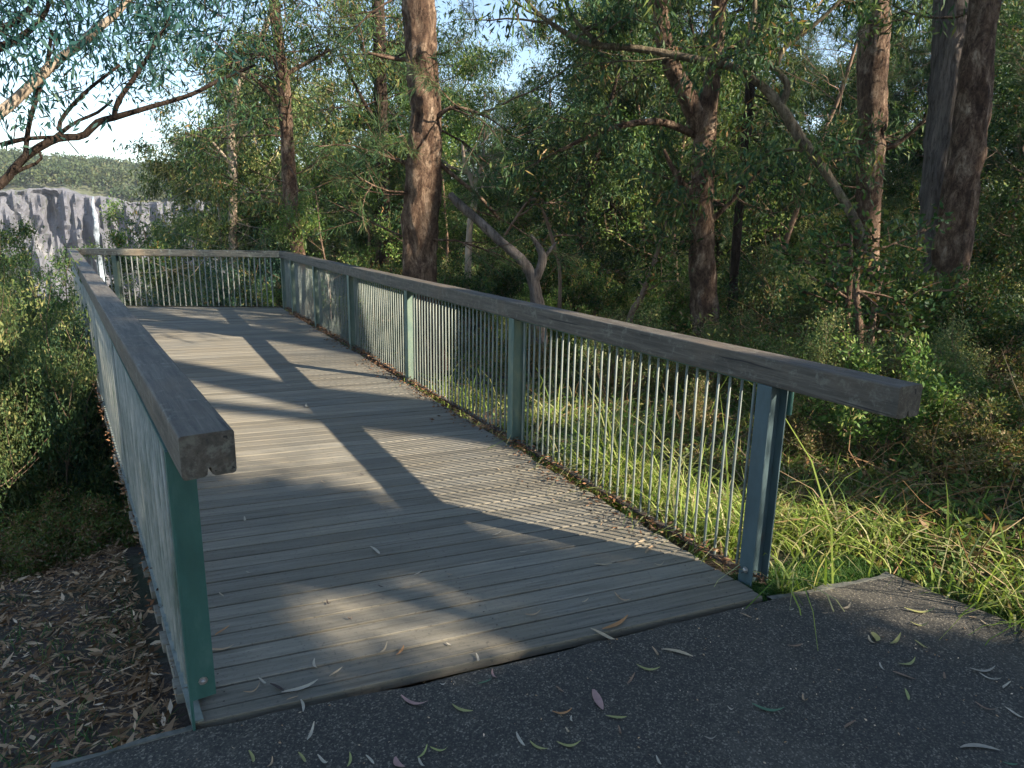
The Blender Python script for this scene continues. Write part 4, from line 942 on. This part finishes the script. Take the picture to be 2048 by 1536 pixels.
# trees out of frame toward the sun, whose shade falls on path and deck
def su(u, s): return .431*u+.902*s, .902*u-.431*s
SH = proto_tree(107, 7.0, .28, 1.45, 'gum', m_gum, m_barkg, .13, 24, 40, .34, nsub=5)
for i, (u_, s_, sc, rz) in enumerate(((-.6, 8.2, 1.0, 2), (-2.6, 7.4, 1.0, 5), (-4.6, 8.4, 1.0, 1), (-.2, 11.5, 1.2, 3), (-3.0, 11.5, 1.2, 6))):
    x, y = su(u_, s_); place(SH, x, y, rz, sc, 'gum tree standing out of frame to the right, its crown shading the path', 'trees outside the frame shading the path', cat='tree')
for i, (u_, s_, H_) in enumerate(((1.25, 7.0, 6.8), (1.3, 10.8, 8.2), (2.35, 8.8, 7.6), (.3, 9.2, 7.4))):
    x, y = su(u_, s_); g_ = float(ground_h(x, y))
    def hole(p, x=x, y=y, g_=g_):  # twig tips cut away to shape the sun patch and shade edge on the deck
        X_, Y_, Z_ = p[0]+x, p[1]+y, p[2]+g_; uu_ = .431*X_+.902*Y_; s0_ = .902*X_-.431*Y_-Z_/.5384
        return ((uu_-2.05)/.5)**2+((s0_+1.75)/.85)**2 < 1 or uu_ > (2.98 if s0_ < .7 else 3.55)
    tr_ = proto_tree(120+i, H_, .26, 1.5, 'gum', m_gum, m_barkg, .13, 28, 46, .34, nsub=5, hole=hole)
    tag(tr_, 'gum tree standing out of frame to the right, its crown shading the path', 'tree', 'trees outside the frame shading the path'); tr_.location = (x, y, g_)
ST = proto_tree(109, 8.5, .36, 2.0, 'gum', m_gum, m_barkg, .14, 16, 24, .4)
for i, (u_, s_, sc, rz) in enumerate(((8.0, 12.5, 1.2, 1), (11, 12, 1.2, 2))):
    x, y = su(u_, s_); place(ST, x, y, rz, sc, 'slender gum standing just out of frame to the right', 'slender gums outside the frame', cat='tree')
BT = proto_tree(108, 21, .74, 3.4, 'gum', m_gum, m_barkr, .30, 12, 30, .5, lean=.006)
for i, (u_, s_, sc) in enumerate(((4.6, 8.5, 1.3), (5.25, 10.5, 1.4), (5.8, 9.3, .8), (6.2, 12, .85), (6.75, 10.2, .8), (8.2, 12, 1.0))):
    x, y = su(u_, s_); place(BT, x, y, i*1.7, sc, 'tall bare-stemmed tree standing out of frame to the right', 'bare-stemmed trees outside the frame', cat='tree')

# ------------------------------------------------------------------ far cliff and hill
def far():
    az = np.linspace(RAD(-62), RAD(8), 420); prof = []
    base = [(188, -47), (189, -30), (190, -14), (191, -4), (191.5, 2), (192, 5.6), (193.5, 6.6), (200, 7.6), (212, 9.2), (226, 11.2), (242, 13.2), (258, 15.2), (272, 16.9), (285, 17.8), (300, 17.6), (330, 12), (420, -8)]
    sub = []
    for (a, b) in zip(base[:-1], base[1:]):
        k = 6
        for j in range(k): sub.append((a[0]+(b[0]-a[0])*j/k, a[1]+(b[1]-a[1])*j/k))
    sub.append(base[-1]); R = np.array([s[0] for s in sub]); Zz = np.array([s[1] for s in sub])
    A, RR = np.meshgrid(az, R); _, ZZ = np.meshgrid(az, Zz)
    X = np.sin(A)*RR; Y = np.cos(A)*RR
    face = (RR < 193)
    n1 = fbm(np.stack([A*60, ZZ*.10, A*0], -1), 3, 4); n2 = fbm(np.stack([A*220, ZZ*.25, A*0+4], -1), 8, 3)
    RR2 = RR+np.where(face, -(n1*4.5+n2*1.8+1.6*np.abs(vnoise(np.stack([A*90, ZZ*.35, A*0+9], -1), 2)))*sm(ZZ, -40, -20), 0)
    topv = 2.0*fbm(np.stack([A*14, RR*0, RR*0], -1), 12, 3)+.5*n2; ZZ2 = ZZ+topv*sm(ZZ, 0, 6)*.5+np.where(~face, 1.1*fbm(np.stack([X*.08, Y*.08, X*0], -1), 5, 4), 0)
    return az, A, RR2, ZZ2, RR
az, A, RR2, ZZ2, RR0 = far(); X = np.sin(A)*RR2; Y = np.cos(A)*RR2
nr, nc = X.shape; idx = np.arange(nr*nc).reshape(nr, nc)
def rockmat():
    m, t, b, out = newmat('hazy_quarry_rock'); tc = N(t, 'ShaderNodeTexCoord').outputs['Object']
    n = noise(t, .22, 8, 0.7, tc, (1, 1, .10), .6); n2 = noise(t, .09, 5, 0.6, tc, (1, 1, .5)); n3 = noise(t, .5, 6, .7, tc)
    c = ramp(t, n, [(.34, (.06, .064, .075)), (.47, (.10, .103, .115)), (.57, (.13, .132, .142)), (.68, (.25, .24, .23))])  # bluish, low-contrast rock: distance haze put into the colour
    c = mix(t, ramp(t, n2, [(.45, (0, 0, 0)), (.6, (.75, .75, .75))]), c, (.10, .10, .115))
    c = mix(t, ramp(t, n3, [(.55, (0, 0, 0)), (.66, (.8, .8, .8))]), c, (.05, .065, .035))
    t.links.new(c, b.inputs['Base Color']); b.inputs['Roughness'].default_value = .95; bump(t, b, n, .6, .6); return m
cut = int(np.searchsorted(RR0[:, 0], 193.6))
mb = MB(); i2 = idx[:cut+1]; mb.add(np.stack([X, Y, ZZ2], -1)[:cut+1], np.stack([i2[:-1, :-1], i2[:-1, 1:], i2[1:, 1:], i2[1:, :-1]], -1).reshape(-1, 4))
tag(mb.build('cliff', rockmat()), kind='structure')
mb = MB(); sub = np.stack([X, Y, ZZ2], -1)[cut:]; n_ = sub.shape[0]; i2 = np.arange(n_*nc).reshape(n_, nc)
mb.add(sub, np.stack([i2[:-1, :-1], i2[:-1, 1:], i2[1:, 1:], i2[1:, :-1]], -1).reshape(-1, 4))
m_hill = simple('hill_ground', [(.3, (.05, .07, .035)), (.55, (.11, .12, .07)), (.75, (.2, .17, .12))], .4, None, .95, .3, .3)
tag(mb.build('hill', m_hill, smooth=True), kind='structure')
# waterfall down the cliff face
aw = math.atan2(at(186, 400, 190)[0], at(186, 400, 190)[1]); jw = int(np.searchsorted(az, aw)); mb = MB(); V = []
zs = [k for k in range(2, cut) if ZZ2[k, jw] > -26]
for k in zs:
    t_ = 1-(ZZ2[k, jw]+26)/33; hw = .25+.75*t_+.2*vnoise([k*.6, 1, 2]); a_ = aw+.0009*vnoise([k*.35, 5, 5]); rr_ = min(RR2[k, jw-1], RR2[k, jw], RR2[k, jw+1])-.8
    for q_ in (-1, -.3, .3, 1): V.append((math.sin(a_+q_*hw/190)*rr_, math.cos(a_+q_*hw/190)*(rr_-.25*(abs(q_) < .5)), ZZ2[k, jw]))
mb.add(V, [[i*4+j, i*4+j+1, i*4+j+5, i*4+j+4] for i in range(len(zs)-1) for j in range(3)])
tag(mb.build('waterfall', simple('falling_water', [(.35, (.12, .15, .17)), (.6, (.38, .43, .46))], 1.2, (1, 1, .12), .4, .4, .2), smooth=True), kind='structure')
# woodland on the hill
r = np.random.default_rng(9); mb = MB(); n = 2600
ai = r.uniform(RAD(-52), RAD(-8), n); Rr = r.uniform(194, 290, n); ii = np.clip(np.searchsorted(RR0[:, 0], Rr), 0, nr-1); jj = np.clip(np.searchsorted(az, ai), 0, nc-1)
base = np.stack([np.sin(ai)*Rr, np.cos(ai)*Rr, ZZ2[ii, jj]], 1); hgt = r.uniform(2.0, 5.5, n)
k = 46; cc = np.repeat(base, k, 0); hh = np.repeat(hgt, k)
o = norm(r.normal(0, 1, (n*k, 3)))*(r.uniform(.4, 1, (n*k, 1))); P = cc+o*np.c_[hh*.42, hh*.42, hh*.36]+np.c_[hh*0, hh*0, hh*.62]
leaves(mb, P, norm(r.normal(0, 1, (n*k, 3))), r.uniform(.5, 1.1, n*k), r.uniform(.3, .6, n*k), r, tint=np.clip(np.repeat(r.uniform(0, 1, n), k)*.7+r.uniform(0, .3, n*k), 0, 1))
tag(mb.build('hill_woodland', leafmat('far_foliage', [(0, (.035, .06, .03)), (.5, (.07, .1, .045)), (.85, (.12, .14, .06)), (1, (.16, .14, .08))], .2)), 'distant green woodland covering the hill above the cliff', 'woodland', kind='stuff')
# scrub in the valley between
mb = MB(); n = 5200; ai = r.uniform(RAD(-60), RAD(4), n); Rr = 22*(150/22)**r.uniform(0, 1, n); x = np.sin(ai)*Rr; y = np.cos(ai)*Rr
base = np.stack([x, y, ground_h(x, y)], 1); hgt = r.uniform(1.5, 4, n); k = 60; cc = np.repeat(base, k, 0); hh = np.repeat(hgt, k)
o = norm(r.normal(0, 1, (n*k, 3)))*(r.uniform(.4, 1, (n*k, 1))); P = cc+o*np.c_[hh*.6, hh*.6, hh*.45]+np.c_[hh*0, hh*0, hh*.4]; sc_ = np.repeat(np.clip(Rr/60, .35, 2), k)
leaves(mb, P, norm(r.normal(0, 1, (n*k, 3))), r.uniform(.25, .6, n*k)*sc_, r.uniform(.12, .25, n*k)*sc_, r, tint=np.clip(np.repeat(r.uniform(0, 1, n), k)*.6+r.uniform(0, .4, n*k), 0, 1))
tag(mb.build('valley_scrub', m_pale), 'scrub covering the valley floor below the cliff', 'scrub', kind='stuff')

# air
import bmesh
bm = bmesh.new(); bmesh.ops.create_cube(bm, size=1.0)
for v in bm.verts: v.co = ((v.co.x)*3200, (v.co.y)*3200, -60 if v.co.z < 0 else 46)
me = bpy.data.meshes.new('haze'); bm.to_mesh(me); bm.free(); hz = bpy.data.objects.new('haze', me); COL.objects.link(hz)
hm = bpy.data.materials.new('haze'); hm.use_nodes = True; t = hm.node_tree; t.nodes.remove(t.nodes['Principled BSDF'])
pv = t.nodes.new('ShaderNodeVolumePrincipled'); pv.inputs['Color'].default_value = (.85, .9, 1, 1); pv.inputs['Density'].default_value = 0.0004; pv.inputs['Anisotropy'].default_value = 0.2
t.links.new(pv.outputs[0], t.nodes['Material Output'].inputs['Volume']); me.materials.append(hm)
tag(hz, 'thin pale haze softening the far cliff and hill', 'haze', kind='stuff')
